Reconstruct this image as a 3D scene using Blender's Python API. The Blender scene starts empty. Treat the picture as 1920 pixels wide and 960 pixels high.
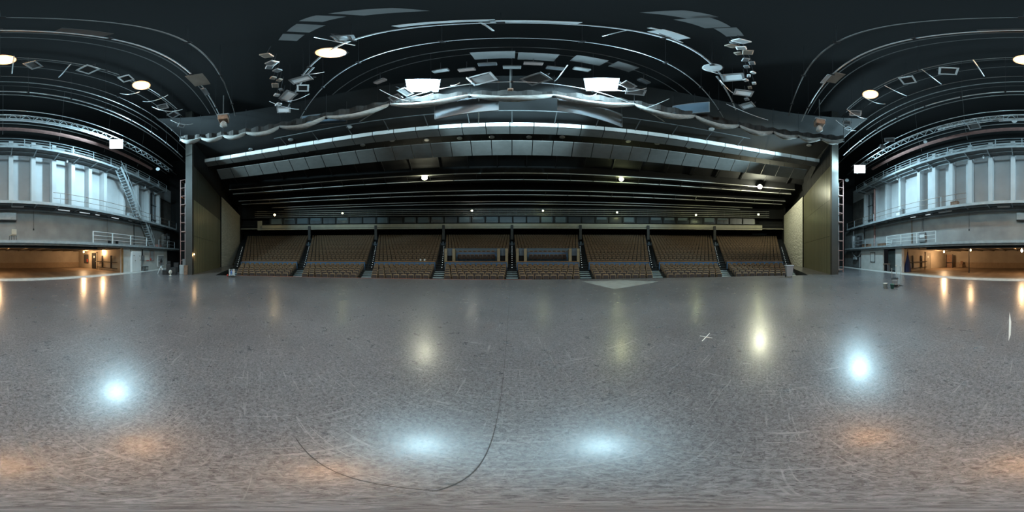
import bpy, math, random
from math import sin, cos, tan, atan2, radians as R, pi, sqrt, floor, hypot
from mathutils import Vector, Matrix, Euler
random.seed(7)
scn = bpy.context.scene
COL = scn.collection
H = 1.7                       # eye height
FC = 2.3                      # the seating fan is centred at (0,-FC)
CC = 5.7                      # the ceiling arcs are centred at (0,-CC)

# ---------------------------------------------------------------- reading positions off the panorama
def lon(px): return R((px-960)*0.1875)
def lat(py): return R((480-py)*0.1875)
def on_z(px, py, z):
    t = tan(lat(py)); d = (z-H)/t
    return Vector((d*sin(lon(px)), d*cos(lon(px)), z))
def on_y(px, py, Y):
    a = lon(px); d = Y/cos(a)
    return Vector((d*sin(a), Y, H+d*tan(lat(py))))
def on_x(px, py, X):
    a = lon(px); d = X/sin(a)
    return Vector((X, d*cos(a), H+d*tan(lat(py))))
def at_d(px, d, z=0): return Vector((d*sin(lon(px)), d*cos(lon(px)), z))
def fan(r, th, z=0.0, c=FC): return Vector((r*sin(R(th)), r*cos(R(th))-c, z))

# ---------------------------------------------------------------- mesh builder
class MB:
    def __init__(s): s.v = []; s.f = []
    def poly(s, pts):
        n = len(s.v); s.v += [tuple(p) for p in pts]; s.f.append(tuple(range(n, n+len(pts)))); return s
    def box(s, c, size, rz=0.0, M=None):
        n = len(s.v); hx, hy, hz = size[0]/2, size[1]/2, size[2]/2
        for x, y, z in ((-hx,-hy,-hz),(hx,-hy,-hz),(hx,hy,-hz),(-hx,hy,-hz),(-hx,-hy,hz),(hx,-hy,hz),(hx,hy,hz),(-hx,hy,hz)):
            p = Vector((x, y, z))
            if M is not None: p = M @ p
            elif rz: p = Vector((p.x*cos(rz)-p.y*sin(rz), p.x*sin(rz)+p.y*cos(rz), p.z))
            s.v.append((p.x+c[0], p.y+c[1], p.z+c[2]))
        for q in ((0,3,2,1),(4,5,6,7),(0,1,5,4),(1,2,6,5),(2,3,7,6),(3,0,4,7)): s.f.append(tuple(n+i for i in q))
        return s
    def mm(s, x0, x1, y0, y1, z0, z1):
        return s.box(((x0+x1)/2, (y0+y1)/2, (z0+z1)/2), (abs(x1-x0), abs(y1-y0), abs(z1-z0)))
    def rbox(s, c, size, b, M=None):
        """box with chamfered vertical and horizontal edges"""
        n = len(s.v); hx, hy, hz = [q/2 for q in size]
        rings = []
        for z, k in ((-hz, b), (-hz+b, 0), (hz-b, 0), (hz, b)):
            x, y = hx-k, hy-k
            rings.append([(x-b if k==0 else x, -y, z), (x, -y+b if k==0 else -y, z), (x, y-b if k==0 else y, z), (x-b if k==0 else x, y, z),
                          (-x+b if k==0 else -x, y, z), (-x, y-b if k==0 else y, z), (-x, -y+b if k==0 else -y, z), (-x+b if k==0 else -x, -y, z)])
        for r in rings:
            for p in r:
                p = Vector(p)
                if M is not None: p = M @ p
                s.v.append((p.x+c[0], p.y+c[1], p.z+c[2]))
        for k in range(3):
            for i in range(8):
                j = (i+1) % 8
                s.f.append((n+k*8+i, n+k*8+j, n+k*8+8+j, n+k*8+8+i))
        s.f.append(tuple(n+7-i for i in range(8))); s.f.append(tuple(n+24+i for i in range(8)))
        return s
    def bar(s, a, b, w, h=None):
        a = Vector(a); b = Vector(b); h = h or w; d = b-a; L = d.length
        if L < 1e-6: return s
        M = d.to_track_quat('Y', 'Z').to_matrix()
        return s.box((a+b)/2, (w, L, h), M=M)
    def tube(s, pts, r, seg=6, closed=False, cap=True):
        pts = [Vector(p) for p in pts]; n = len(pts); base = len(s.v); up = Vector((0, 0, 1)); prev = None
        for i, p in enumerate(pts):
            if closed: t = pts[(i+1) % n]-pts[i-1]
            else: t = pts[min(i+1, n-1)]-pts[max(i-1, 0)]
            t = t.normalized() if t.length > 1e-9 else Vector((0, 0, 1))
            if prev is None:
                u = t.cross(up)
                if u.length < 0.1: u = t.cross(Vector((1, 0, 0)))
            else:
                u = prev-t*prev.dot(t)
            u.normalize(); prev = u; w = t.cross(u)
            rr = r[i] if isinstance(r, (list, tuple)) else r
            for k in range(seg):
                a = 2*pi*k/seg; q = p+u*rr*cos(a)+w*rr*sin(a); s.v.append(tuple(q))
        m = n if closed else n-1
        for i in range(m):
            j = (i+1) % n
            for k in range(seg):
                l = (k+1) % seg
                s.f.append((base+i*seg+k, base+i*seg+l, base+j*seg+l, base+j*seg+k))
        if cap and not closed:
            s.f.append(tuple(base+seg-1-k for k in range(seg))); s.f.append(tuple(base+(n-1)*seg+k for k in range(seg)))
        return s
    def cyl(s, a, b, r0, r1=None, seg=12): return s.tube([a, b], [r0, r0 if r1 is None else r1], seg)
    def lathe(s, prof, seg=16, o=(0, 0, 0), sx=1, sy=1):
        base = len(s.v); n = len(prof)
        for r, z in prof:
            for k in range(seg):
                a = 2*pi*k/seg; s.v.append((o[0]+r*cos(a)*sx, o[1]+r*sin(a)*sy, o[2]+z))
        for i in range(n-1):
            for k in range(seg):
                l = (k+1) % seg
                s.f.append((base+i*seg+k, base+i*seg+l, base+(i+1)*seg+l, base+(i+1)*seg+k))
        s.f.append(tuple(base+seg-1-k for k in range(seg))); s.f.append(tuple(base+(n-1)*seg+k for k in range(seg)))
        return s
    def arc(s, r0, r1, z0, z1, t0, t1, n, c=FC, dz=0.0):
        """curved bar: radii r0..r1, heights z0..z1 (outer side shifted by dz), angles t0..t1 degrees"""
        base = len(s.v)
        for i in range(n+1):
            t = t0+(t1-t0)*i/n
            for r, z in ((r0, z0), (r1, z0+dz), (r1, z1+dz), (r0, z1)): s.v.append(tuple(fan(r, t, z, c)))
        for i in range(n):
            a = base+i*4; b = a+4
            for k in range(4):
                l = (k+1) % 4; s.f.append((a+k, b+k, b+l, a+l))
        s.f.append((base, base+1, base+2, base+3)); e = base+n*4; s.f.append((e+3, e+2, e+1, e))
        return s
    def add(s, other, loc=(0, 0, 0), rz=0.0):
        n = len(s.v); c, d = cos(rz), sin(rz)
        s.v += [(x*c-y*d+loc[0], x*d+y*c+loc[1], z+loc[2]) for x, y, z in other.v]
        s.f += [tuple(i+n for i in f) for f in other.f]; return s
    def build(s, name, mat, parent=None, smooth=False, loc=None):
        me = bpy.data.meshes.new(name); me.from_pydata(s.v, [], s.f); me.update()
        me.materials.append(mat)
        if smooth: me.polygons.foreach_set('use_smooth', [True]*len(me.polygons))
        o = bpy.data.objects.new(name, me); COL.objects.link(o)
        if parent is not None: o.parent = parent
        if loc is not None: o.location = loc
        return o

def tag(o, label=None, cat=None, group=None, kind=None):
    if label: o['label'] = label
    if cat: o['category'] = cat
    if group: o['group'] = group
    if kind: o['kind'] = kind
    return o
def thing(name, label, cat, loc=(0, 0, 0), rz=0.0, group=None, rot=None):
    o = bpy.data.objects.new(name, None); COL.objects.link(o); o.empty_display_size = 0.1
    o.location = loc; o.rotation_euler = rot if rot is not None else (0, 0, rz)
    return tag(o, label, cat, group)
def struct(name, mb, mat, smooth=False): return tag(mb.build(name, mat, None, smooth), kind='structure')
KIDS = {}
def kids(o):
    return [c for c in o.children]
def dup(root, loc, rz=0.0, label=None, group=None, rot=None, ch=None):
    r = root.copy(); COL.objects.link(r); r.location = loc; r.rotation_euler = rot if rot is not None else (0, 0, rz)
    if label: r['label'] = label
    if group: r['group'] = group
    for c in (ch if ch is not None else kids(root)):
        d = c.copy(); COL.objects.link(d); d.parent = r
        for g in ([] if ch is not None else kids(c)):
            e = g.copy(); COL.objects.link(e); e.parent = d
    return r
ORD = ['first','second','third','fourth','fifth','sixth','seventh','eighth','ninth','tenth','eleventh','twelfth','thirteenth','fourteenth','fifteenth','sixteenth',
       'seventeenth','eighteenth','nineteenth','twentieth','twenty-first','twenty-second','twenty-third','twenty-fourth','twenty-fifth','twenty-sixth','twenty-seventh',
       'twenty-eighth','twenty-ninth','thirtieth','thirty-first','thirty-second','thirty-third','thirty-fourth','thirty-fifth','thirty-sixth','thirty-seventh','thirty-eighth','thirty-ninth','fortieth']
def aim(d):
    """rotation taking local -Z to direction d"""
    return Vector(d).normalized().to_track_quat('-Z', 'Y').to_euler()

# ---------------------------------------------------------------- materials
def mat(name, col, rough=0.6, metal=0.0, var=0.0, scale=4.0, bump=0.0, spec=0.5, emit=None, estr=0.0, stretch=None, detail=4.0):
    m = bpy.data.materials.new(name); m.use_nodes = True; nt = m.node_tree; N = nt.nodes; L = nt.links
    b = N['Principled BSDF']; b.inputs['Base Color'].default_value = (*col, 1); b.inputs['Roughness'].default_value = rough
    b.inputs['Metallic'].default_value = metal; b.inputs['Specular IOR Level'].default_value = spec
    if emit:
        b.inputs['Emission Color'].default_value = (*emit, 1); b.inputs['Emission Strength'].default_value = estr
    if var or bump:
        tc = N.new('ShaderNodeTexCoord'); mp = N.new('ShaderNodeMapping'); L.new(tc.outputs['Object'], mp.inputs['Vector'])
        if stretch: mp.inputs['Scale'].default_value = stretch
        no = N.new('ShaderNodeTexNoise'); no.inputs['Scale'].default_value = scale; no.inputs['Detail'].default_value = detail
        L.new(mp.outputs['Vector'], no.inputs['Vector'])
        if var:
            rp = N.new('ShaderNodeValToRGB'); rp.color_ramp.elements[0].position = 0.3; rp.color_ramp.elements[1].position = 0.7
            rp.color_ramp.elements[0].color = (*[max(0, c*(1-var)) for c in col], 1); rp.color_ramp.elements[1].color = (*[min(1, c*(1+var)) for c in col], 1)
            L.new(no.outputs['Fac'], rp.inputs['Fac']); L.new(rp.outputs['Color'], b.inputs['Base Color'])
        if bump:
            bp = N.new('ShaderNodeBump'); bp.inputs['Strength'].default_value = bump; bp.inputs['Distance'].default_value = 0.02
            L.new(no.outputs['Fac'], bp.inputs['Height']); L.new(bp.outputs['Normal'], b.inputs['Normal'])
    return m

def floor_material():
    m = bpy.data.materials.new('stage_floor'); m.use_nodes = True; nt = m.node_tree; N = nt.nodes; L = nt.links; b = N['Principled BSDF']
    tc = N.new('ShaderNodeTexCoord')
    def noise(scale, detail, rough=0.6, dist=0.0, st=None, rot=None):
        v = tc.outputs['Object']
        if st or rot:
            mp = N.new('ShaderNodeMapping'); L.new(v, mp.inputs['Vector']); v = mp.outputs['Vector']
            if st: mp.inputs['Scale'].default_value = st
            if rot: mp.inputs['Rotation'].default_value = (0, 0, rot)
        n = N.new('ShaderNodeTexNoise'); n.inputs['Scale'].default_value = scale; n.inputs['Detail'].default_value = detail
        n.inputs['Roughness'].default_value = rough; n.inputs['Distortion'].default_value = dist; L.new(v, n.inputs['Vector']); return n.outputs['Fac']
    def ramp(f, p0, c0, p1, c1):
        r = N.new('ShaderNodeValToRGB'); e = r.color_ramp.elements; e[0].position = p0; e[1].position = p1
        e[0].color = (*c0, 1) if isinstance(c0, tuple) else (c0, c0, c0, 1); e[1].color = (*c1, 1) if isinstance(c1, tuple) else (c1, c1, c1, 1)
        L.new(f, r.inputs['Fac']); return r.outputs['Color']
    def mix(kind, a, c, f):
        x = N.new('ShaderNodeMix'); x.data_type = 'RGBA'; x.blend_type = kind
        if isinstance(f, float): x.inputs[0].default_value = f
        else: L.new(f, x.inputs[0])
        for k, q in ((6, a), (7, c)):
            if isinstance(q, tuple): x.inputs[k].default_value = (*q, 1)
            else: L.new(q, x.inputs[k])
        return x.outputs[2]
    base = ramp(noise(0.25, 5, 0.6), 0.35, (0.116, 0.113, 0.119), 0.68, (0.176, 0.171, 0.179))
    fine = ramp(noise(34, 8, 0.82, 1.0), 0.38, 0.22, 0.62, 1.65)
    c = mix('MULTIPLY', base, fine, 0.9)
    s1 = ramp(noise(30, 2, 0.6, 0.5, (1, 0.04, 1), 0.5), 0.655, 0.0, 0.68, 1.0)
    s2 = ramp(noise(34, 2, 0.6, 0.7, (0.04, 1, 1), -0.3), 0.655, 0.0, 0.68, 1.0)
    s3 = ramp(noise(40, 2, 0.6, 0.7, (0.05, 1, 1), 1.1), 0.655, 0.0, 0.68, 1.0)
    sc = mix('LIGHTEN', mix('LIGHTEN', s1, s2, 1.0), s3, 1.0)
    brk = ramp(noise(1.9, 4), 0.40, 0.10, 0.62, 0.7)
    f = N.new('ShaderNodeMath'); f.operation = 'MULTIPLY'; L.new(sc, f.inputs[0]); L.new(brk, f.inputs[1])
    c = mix('MIX', c, (0.29, 0.285, 0.285), f.outputs[0])
    # dusty pale scuffs near the front edge and around the mop trolley
    dust = ramp(noise(0.55, 8, 0.75, 0.6), 0.56, 0.0, 0.8, 0.28)
    c = mix('MIX', c, (0.2, 0.195, 0.185), dust)
    for (x, y, rad, k) in ((-6.2, 4.2, 3.2, 0.75), (7.4, -2.2, 3.0, 0.55), (5.9, -4.9, 1.3, 0.8), (-3.0, 6.0, 2.6, 0.5), (4.5, 7.0, 3.0, 0.3)):
        dv = N.new('ShaderNodeVectorMath'); dv.operation = 'DISTANCE'; L.new(tc.outputs['Object'], dv.inputs[0]); dv.inputs[1].default_value = (x, y, 0)
        fall = ramp(dv.outputs['Value'], 0.0, k, 1.0, 0.0); mr = N.new('ShaderNodeMath'); mr.operation = 'DIVIDE'; L.new(dv.outputs['Value'], mr.inputs[0]); mr.inputs[1].default_value = rad
        L.new(mr.outputs[0], fall.node.inputs['Fac'])
        g = N.new('ShaderNodeMath'); g.operation = 'MULTIPLY'; L.new(fall, g.inputs[0]); L.new(ramp(noise(1.3, 9, 0.8, 0.8), 0.3, 0.0, 0.8, 1.0), g.inputs[1])
        c = mix('MIX', c, (0.235, 0.23, 0.222), g.outputs[0])
    L.new(c, b.inputs['Base Color'])
    b.inputs['Coat Weight'].default_value = 0.55; b.inputs['Coat Roughness'].default_value = 0.215; b.inputs['Coat IOR'].default_value = 1.45
    L.new(ramp(noise(3, 6, 0.7), 0.3, 0.265, 0.7, 0.31), b.inputs['Roughness'])
    b.inputs['Specular IOR Level'].default_value = 0.5
    bp = N.new('ShaderNodeBump'); bp.inputs['Strength'].default_value = 0.12; bp.inputs['Distance'].default_value = 0.01
    L.new(noise(60, 6, 0.8, 1.0), bp.inputs['Height']); L.new(bp.outputs['Normal'], b.inputs['Normal'])
    return m

def board_material(name, c0, c1, pitch, rough=0.5):
    """vertical boards running up a wall: colour bands along the wall's own x"""
    m = bpy.data.materials.new(name); m.use_nodes = True; nt = m.node_tree; N = nt.nodes; L = nt.links; b = N['Principled BSDF']
    tc = N.new('ShaderNodeTexCoord'); mp = N.new('ShaderNodeMapping'); L.new(tc.outputs['Object'], mp.inputs['Vector']); mp.inputs['Scale'].default_value = (1/pitch, 0, 0.0)
    wn = N.new('ShaderNodeTexNoise'); wn.inputs['Scale'].default_value = 1.0; wn.inputs['Detail'].default_value = 2; L.new(mp.outputs['Vector'], wn.inputs['Vector'])
    rp = N.new('ShaderNodeValToRGB'); e = rp.color_ramp.elements; e[0].position = 0.35; e[1].position = 0.65; e[0].color = (*c0, 1); e[1].color = (*c1, 1)
    L.new(wn.outputs['Fac'], rp.inputs['Fac']); L.new(rp.outputs['Color'], b.inputs['Base Color'])
    b.inputs['Roughness'].default_value = rough
    return m

def stone_material():
    m = bpy.data.materials.new('pale_rough_stone'); m.use_nodes = True; nt = m.node_tree; N = nt.nodes; L = nt.links; b = N['Principled BSDF']
    tc = N.new('ShaderNodeTexCoord'); mp = N.new('ShaderNodeMapping'); L.new(tc.outputs['Object'], mp.inputs['Vector']); mp.inputs['Rotation'].default_value = (R(90), 0, 0)
    br = N.new('ShaderNodeTexBrick'); L.new(mp.outputs['Vector'], br.inputs['Vector']); br.inputs['Scale'].default_value = 1.0
    br.inputs['Color1'].default_value = (0.74, 0.72, 0.62, 1); br.inputs['Color2'].default_value = (0.62, 0.60, 0.51, 1); br.inputs['Mortar'].default_value = (0.36, 0.35, 0.29, 1)
    br.inputs['Mortar Size'].default_value = 0.018
    L.new(br.outputs['Color'], b.inputs['Base Color']); b.inputs['Roughness'].default_value = 0.85
    no = N.new('ShaderNodeTexNoise'); no.inputs['Scale'].default_value = 2.5; no.inputs['Detail'].default_value = 8; L.new(tc.outputs['Object'], no.inputs['Vector'])
    bp = N.new('ShaderNodeBump'); bp.inputs['Strength'].default_value = 0.9; bp.inputs['Distance'].default_value = 0.3; L.new(no.outputs['Fac'], bp.inputs['Height']); L.new(bp.outputs['Normal'], b.inputs['Normal'])
    return m

M = {}
M['floor'] = floor_material()
M['white_line'] = mat('worn_white_paint', (0.5, 0.5, 0.48), 0.6, var=0.2, scale=3)
M['patch'] = mat('pale_floor_sheet', (0.27, 0.27, 0.255), 0.5, var=0.15, scale=2)
M['bay_floor'] = mat('bay_boards', (0.23, 0.165, 0.11), 0.45, var=0.3, scale=1.2, stretch=(1, 0.2, 1))
M['joint_pale'] = mat('pale_floor_joint', (0.17, 0.165, 0.16), 0.7)
M['seam'] = mat('floor_joint', (0.045, 0.043, 0.042), 0.8)
M['tape'] = mat('white_tape', (0.7, 0.7, 0.66), 0.6)
M['red_line'] = mat('red_edge', (0.42, 0.12, 0.07), 0.6)
M['black'] = mat('matt_black', (0.0065, 0.0068, 0.0072), 0.8, var=0.4, scale=0.6)
M['deep'] = mat('near_black', (0.0024, 0.0026, 0.0028), 0.85)
M['dark_fabric'] = mat('black_serge', (0.02, 0.018, 0.017), 0.95, var=0.4, scale=1.5)
M['concrete'] = mat('grey_painted_concrete', (0.33, 0.335, 0.335), 0.85, var=0.16, scale=0.9, bump=0.05, detail=8)
M['concrete_pale'] = mat('pale_painted_concrete', (0.5, 0.51, 0.52), 0.85, var=0.08, scale=0.7, detail=8)
M['plaster'] = mat('whitewashed_plaster', (0.5, 0.5, 0.48), 0.85, var=0.1, scale=1.5)
M['tan'] = mat('tan_bay_plaster', (0.42, 0.36, 0.28), 0.85, var=0.1, scale=1.0)
M['bay_ceiling'] = mat('bay_ceiling', (0.2, 0.17, 0.13), 0.9)
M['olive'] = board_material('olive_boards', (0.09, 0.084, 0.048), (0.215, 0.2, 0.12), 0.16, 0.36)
M['olive_shaded'] = board_material('shaded_olive_boards', (0.03, 0.03, 0.021), (0.06, 0.058, 0.04), 0.16, 0.5)  # same olive boards with the shade put into the colour
M['jamb'] = mat('grey_olive_jamb', (0.034, 0.031, 0.026), 0.6, var=0.15, scale=1.5)
M['stone'] = stone_material()
M['steel'] = mat('blue_grey_steel', (0.36, 0.40, 0.42), 0.5, 0.15, var=0.15, scale=3)
M['steel_dark'] = mat('dark_steel_mesh', (0.11, 0.115, 0.115), 0.7, 0.1, var=0.2, scale=3)
M['white_steel'] = mat('white_painted_steel', (0.68, 0.72, 0.73), 0.45)
M['brown_steel'] = mat('brown_rail', (0.2, 0.15, 0.11), 0.5, 0.2)
M['red_steel'] = mat('red_oxide_steel', (0.30, 0.165, 0.145), 0.6, 0.1, var=0.2, scale=4)
M['rust_dim'] = mat('dull_rust', (0.05, 0.03, 0.025), 0.7)
M['pipe'] = mat('bare_steel_pipe', (0.55, 0.56, 0.57), 0.35, 0.6)
M['fly'] = mat('dull_fly_bar', (0.05, 0.045, 0.042), 0.7)
M['pipe_dark'] = mat('dark_pipe', (0.17, 0.165, 0.16), 0.4, 0.4)
M['black_metal'] = mat('black_metal', (0.03, 0.03, 0.032), 0.45, 0.3)
M['grey_metal'] = mat('grey_enamel', (0.22, 0.225, 0.23), 0.5, 0.2)
M['white_metal'] = mat('white_enamel', (0.7, 0.72, 0.73), 0.45)
M['plate'] = mat('grey_grid_plate', (0.06, 0.058, 0.057), 0.7, var=0.15, scale=2)
M['plate_light'] = mat('pale_plate', (0.62, 0.66, 0.68), 0.6)
M['plate_brown'] = mat('brown_plate', (0.25, 0.2, 0.16), 0.6, var=0.15, scale=3)
M['screen'] = mat('pale_scrim', (0.2, 0.21, 0.225), 0.8, var=0.1, scale=1.5)
M['swag'] = mat('gathered_cream_cloth', (0.26, 0.25, 0.232), 0.9, var=0.25, scale=5, stretch=(1, 1, 4), bump=0.3)
M['drape'] = mat('brown_black_drape', (0.022, 0.019, 0.017), 0.95, var=0.5, scale=6, stretch=(1, 1, 0.05))
M['reflector'] = mat('off_white_reflector', (0.82, 0.81, 0.78), 0.6, var=0.05, scale=2)
M['reflector_grey'] = mat('grey_reflector', (0.2, 0.195, 0.182), 0.7, var=0.08, scale=2)
M['rib'] = mat('pale_rib', (0.62, 0.6, 0.54), 0.6)
M['fascia'] = mat('beige_fascia', (0.42, 0.385, 0.29), 0.65, var=0.08, scale=1)
M['carpet'] = mat('dark_carpet', (0.009, 0.011, 0.012), 0.95, var=0.3, scale=5)
M['stair'] = mat('blue_grey_stair_carpet', (0.03, 0.045, 0.055), 0.9, var=0.2, scale=5)
M['nosing'] = mat('pale_stair_nosing', (0.40, 0.50, 0.54), 0.6)
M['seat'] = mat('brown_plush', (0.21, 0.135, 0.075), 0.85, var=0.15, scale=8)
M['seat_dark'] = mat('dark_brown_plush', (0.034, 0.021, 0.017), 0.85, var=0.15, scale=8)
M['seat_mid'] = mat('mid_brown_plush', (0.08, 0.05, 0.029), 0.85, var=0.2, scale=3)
M['seat_arm'] = mat('seat_wood', (0.022, 0.015, 0.01), 0.5)
M['wood'] = mat('varnished_cap', (0.24, 0.125, 0.05), 0.45, var=0.2, scale=3, stretch=(0.2, 1, 1))
M['blue'] = mat('blue_cladding', (0.05, 0.13, 0.25), 0.5, var=0.1, scale=3)
M['blue_grey'] = mat('blue_grey_wall', (0.09, 0.13, 0.17), 0.6)
M['tan_pillar'] = mat('tan_veneer', (0.27, 0.21, 0.115), 0.5, var=0.15, scale=3)
M['booth_glass'] = mat('booth_glass', (0.012, 0.016, 0.018), 0.35, spec=0.5)
M['blind'] = mat('half_drawn_blind', (0.12, 0.165, 0.19), 0.7)
M['bin'] = mat('grey_plastic', (0.28, 0.27, 0.28), 0.5)
M['rubber'] = mat('rubber', (0.015, 0.015, 0.016), 0.7)
M['green'] = mat('green_plastic', (0.05, 0.16, 0.13), 0.45)
M['white_plastic'] = mat('white_plastic', (0.62, 0.62, 0.58), 0.45)
M['red'] = mat('red_plastic', (0.5, 0.05, 0.03), 0.5)
M['bluep'] = mat('blue_plastic', (0.06, 0.16, 0.45), 0.5)
M['navy'] = mat('navy_cloth', (0.012, 0.02, 0.07), 0.9)
M['door_grey'] = mat('grey_door', (0.3, 0.27, 0.22), 0.6)
M['paper'] = mat('white_paper', (0.7, 0.7, 0.66), 0.8)
M['chair_seat'] = mat('beige_vinyl', (0.5, 0.42, 0.32), 0.6)
M['teal_gate'] = mat('teal_grey_gate', (0.10, 0.135, 0.14), 0.6, var=0.2, scale=3)
M['brown_box'] = mat('brown_rust', (0.2, 0.12, 0.08), 0.8, var=0.3, scale=6)
def emis(name, col, s): return mat(name, (0.8, 0.8, 0.8), 0.5, emit=col, estr=s)
M['e_blue'] = emis('cold_lamp_face', (0.58, 0.90, 1.0), 135)
M['e_orange'] = emis('warm_lamp_face', (1.0, 0.48, 0.16), 520)
M['e_green'] = emis('greenish_lamp_face', (0.95, 1.0, 0.5), 230)
M['e_rear'] = emis('small_hall_lamp_face', (0.95, 1.0, 0.5), 55); M['e_rear_white'] = emis('small_white_lamp_face', (1.0, 0.97, 0.8), 80)
M['e_bloom_orange'] = emis('warm_bloom', (1.0, 0.42, 0.1), 1.6); M['e_bloom_blue'] = emis('cold_bloom', (0.35, 0.8, 1.0), 0.7); M['e_bloom_green'] = emis('green_bloom', (0.75, 0.85, 0.2), 1.2)  # weak glow colours that paint lamp bloom around the lenses
M['e_white'] = emis('white_lamp_face', (1.0, 1.0, 0.72), 420)
M['e_warm'] = emis('bare_bulb', (1.0, 0.62, 0.25), 45)
M['e_dot'] = emis('step_light', (0.8, 0.95, 1.0), 0.9)
M['e_tube'] = emis('lit_tube', (0.8, 0.95, 1.0), 0.55)

# ---------------------------------------------------------------- lamps
def point(name, loc, col, power, rad=0.15):
    l = bpy.data.lights.new(name, 'POINT'); l.energy = power; l.color = col; l.shadow_soft_size = rad
    o = bpy.data.objects.new(name, l); COL.objects.link(o); o.location = loc; return o
def spot(name, loc, d, col, power, ang=120, blend=0.6, rad=0.3):
    l = bpy.data.lights.new(name, 'SPOT'); l.energy = power; l.color = col; l.shadow_soft_size = rad; l.spot_size = R(ang); l.spot_blend = blend
    o = bpy.data.objects.new(name, l); COL.objects.link(o); o.location = loc; o.rotation_euler = aim(d); return o

# ================================================================ CAMERA
cd = bpy.data.cameras.new('camera'); cam = bpy.data.objects.new('camera', cd); COL.objects.link(cam)
cam.location = (0, 0, H); cam.rotation_euler = (R(90), 0, 0)
cd.type = 'PANO'; cd.panorama_type = 'EQUIRECTANGULAR'
cd.latitude_min, cd.latitude_max, cd.longitude_min, cd.longitude_max = -pi/2, pi/2, -pi, pi
cd.clip_start = 0.05; cd.clip_end = 300
scn.camera = cam

# ================================================================ STAGE FLOOR AND SHELL
SR = 14.0
front = [fan(SR, t) for t in [-95+190*i/72 for i in range(73)]]
rt = [Vector((16.9, -3.55, 0)), Vector((33, -3.0, 0)), Vector((33, -4.35, 0)), Vector((24.2, -5.4, 0)), Vector((24.2, -12.1, 0))]
outline = front+rt+[Vector((-p.x, p.y, 0)) for p in reversed(rt)]
mb = MB(); mb.poly([p for p in reversed(outline)])
fl = struct('floor', mb, M['floor'])
mb = MB()
pts = [outline[-1-0]]  # apron face below the curved edge
edge = [Vector((-33, -3.0, 0)), Vector((-16.9, -3.55, 0))]+front+[Vector((16.9, -3.55, 0)), Vector((33, -3.0, 0))]
for a, b in zip(edge[:-1], edge[1:]): mb.poly([a, b, b+Vector((0, 0, -1.4)), a+Vector((0, 0, -1.4))])
struct('trim_apron_face', mb, M['black'])
mb = MB(); mb.arc(SR-0.02, SR+0.05, -0.06, 0.006, -88, 6, 60); struct('trim_apron_edge', mb, M['red_line'])
mb = MB(); mb.mm(-24.2, 24.2, -12.1, -10.95, 0.0, 0.004); struct('trim_white_threshold', mb, M['white_line'])
mb = MB(); mb.poly([(-11.9, -22.7, -0.001), (11.9, -22.7, -0.001), (11.9, -12.1, -0.001), (-11.9, -12.1, -0.001)]); struct('floor_rear_bay', mb, M['bay_floor'])
# joints in the stage floor
def strip(name, a, b, w, m, z=0.003):
    a = Vector(a); b = Vector(b); d = (b-a).normalized(); n = Vector((-d.y, d.x, 0))*w/2
    mb = MB().poly([(a.x-n.x, a.y-n.y, z), (b.x-n.x, b.y-n.y, z), (b.x+n.x, b.y+n.y, z), (a.x+n.x, a.y+n.y, z)]); return struct(name, mb, m)
strip('trim_floor_joint', (-0.12, -10.9, 0), (-0.12, 0.2, 0), 0.005, M['joint_pale'])
strip('trim_floor_joint', (-0.10, 0.2, 0), (-0.10, 8.0, 0), 0.004, M['seam'])
strip('trim_floor_joint', (0.58, -6.5, 0), (0.58, 5.5, 0), 0.005, M['joint_pale'])
strip('trim_floor_joint', (-0.8, 0.2, 0), (-0.1, 0.2, 0), 0.005, M['seam'])
strip('trim_floor_joint', (0.58, -2.6, 0), (1.9, -4.8, 0), 0.005, M['joint_pale'])
strip('trim_floor_joint', (-5.5, 3.2, 0), (-1.6, 1.0, 0), 0.006, M['joint_pale'])
strip('trim_floor_joint', (0.1, -2.45, 0), (1.5, -2.35, 0), 0.005, M['joint_pale'])
def decal(name, label, cat, pts, m):
    mb = MB().poly([(p[0], p[1], 0.004) for p in pts]); return tag(mb.build(name, m), label, cat)
decal('floor_sheet', 'pale grey flat sheet lying on the stage edge before the fifth and sixth seat blocks', 'floor sheet',
      [on_z(1090, 527.5, 0), on_z(1152, 542, 0), on_z(1238, 527.5, 0), on_z(1165, 525.3, 0)], M['patch'])
decal('tape_strip', 'ragged white tape strip stuck on the dark stage floor', 'tape',
      [on_z(1891, 640, 0), on_z(1895, 628, 0), on_z(1896, 604, 0), on_z(1893, 585, 0), on_z(1892, 600, 0)], M['tape'])
t = thing('tape_cross', 'thin white tape cross marking a spot on the stage floor', 'tape mark', on_z(1324, 632, 0.0))
MB().mm(-0.19, 0.19, -0.008, 0.008, 0.001, 0.004).build('tape_line', M['tape'], t); MB().mm(-0.008, 0.008, -0.13, 0.13, 0.001, 0.0045).build('tape_line', M['tape'], t)

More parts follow.
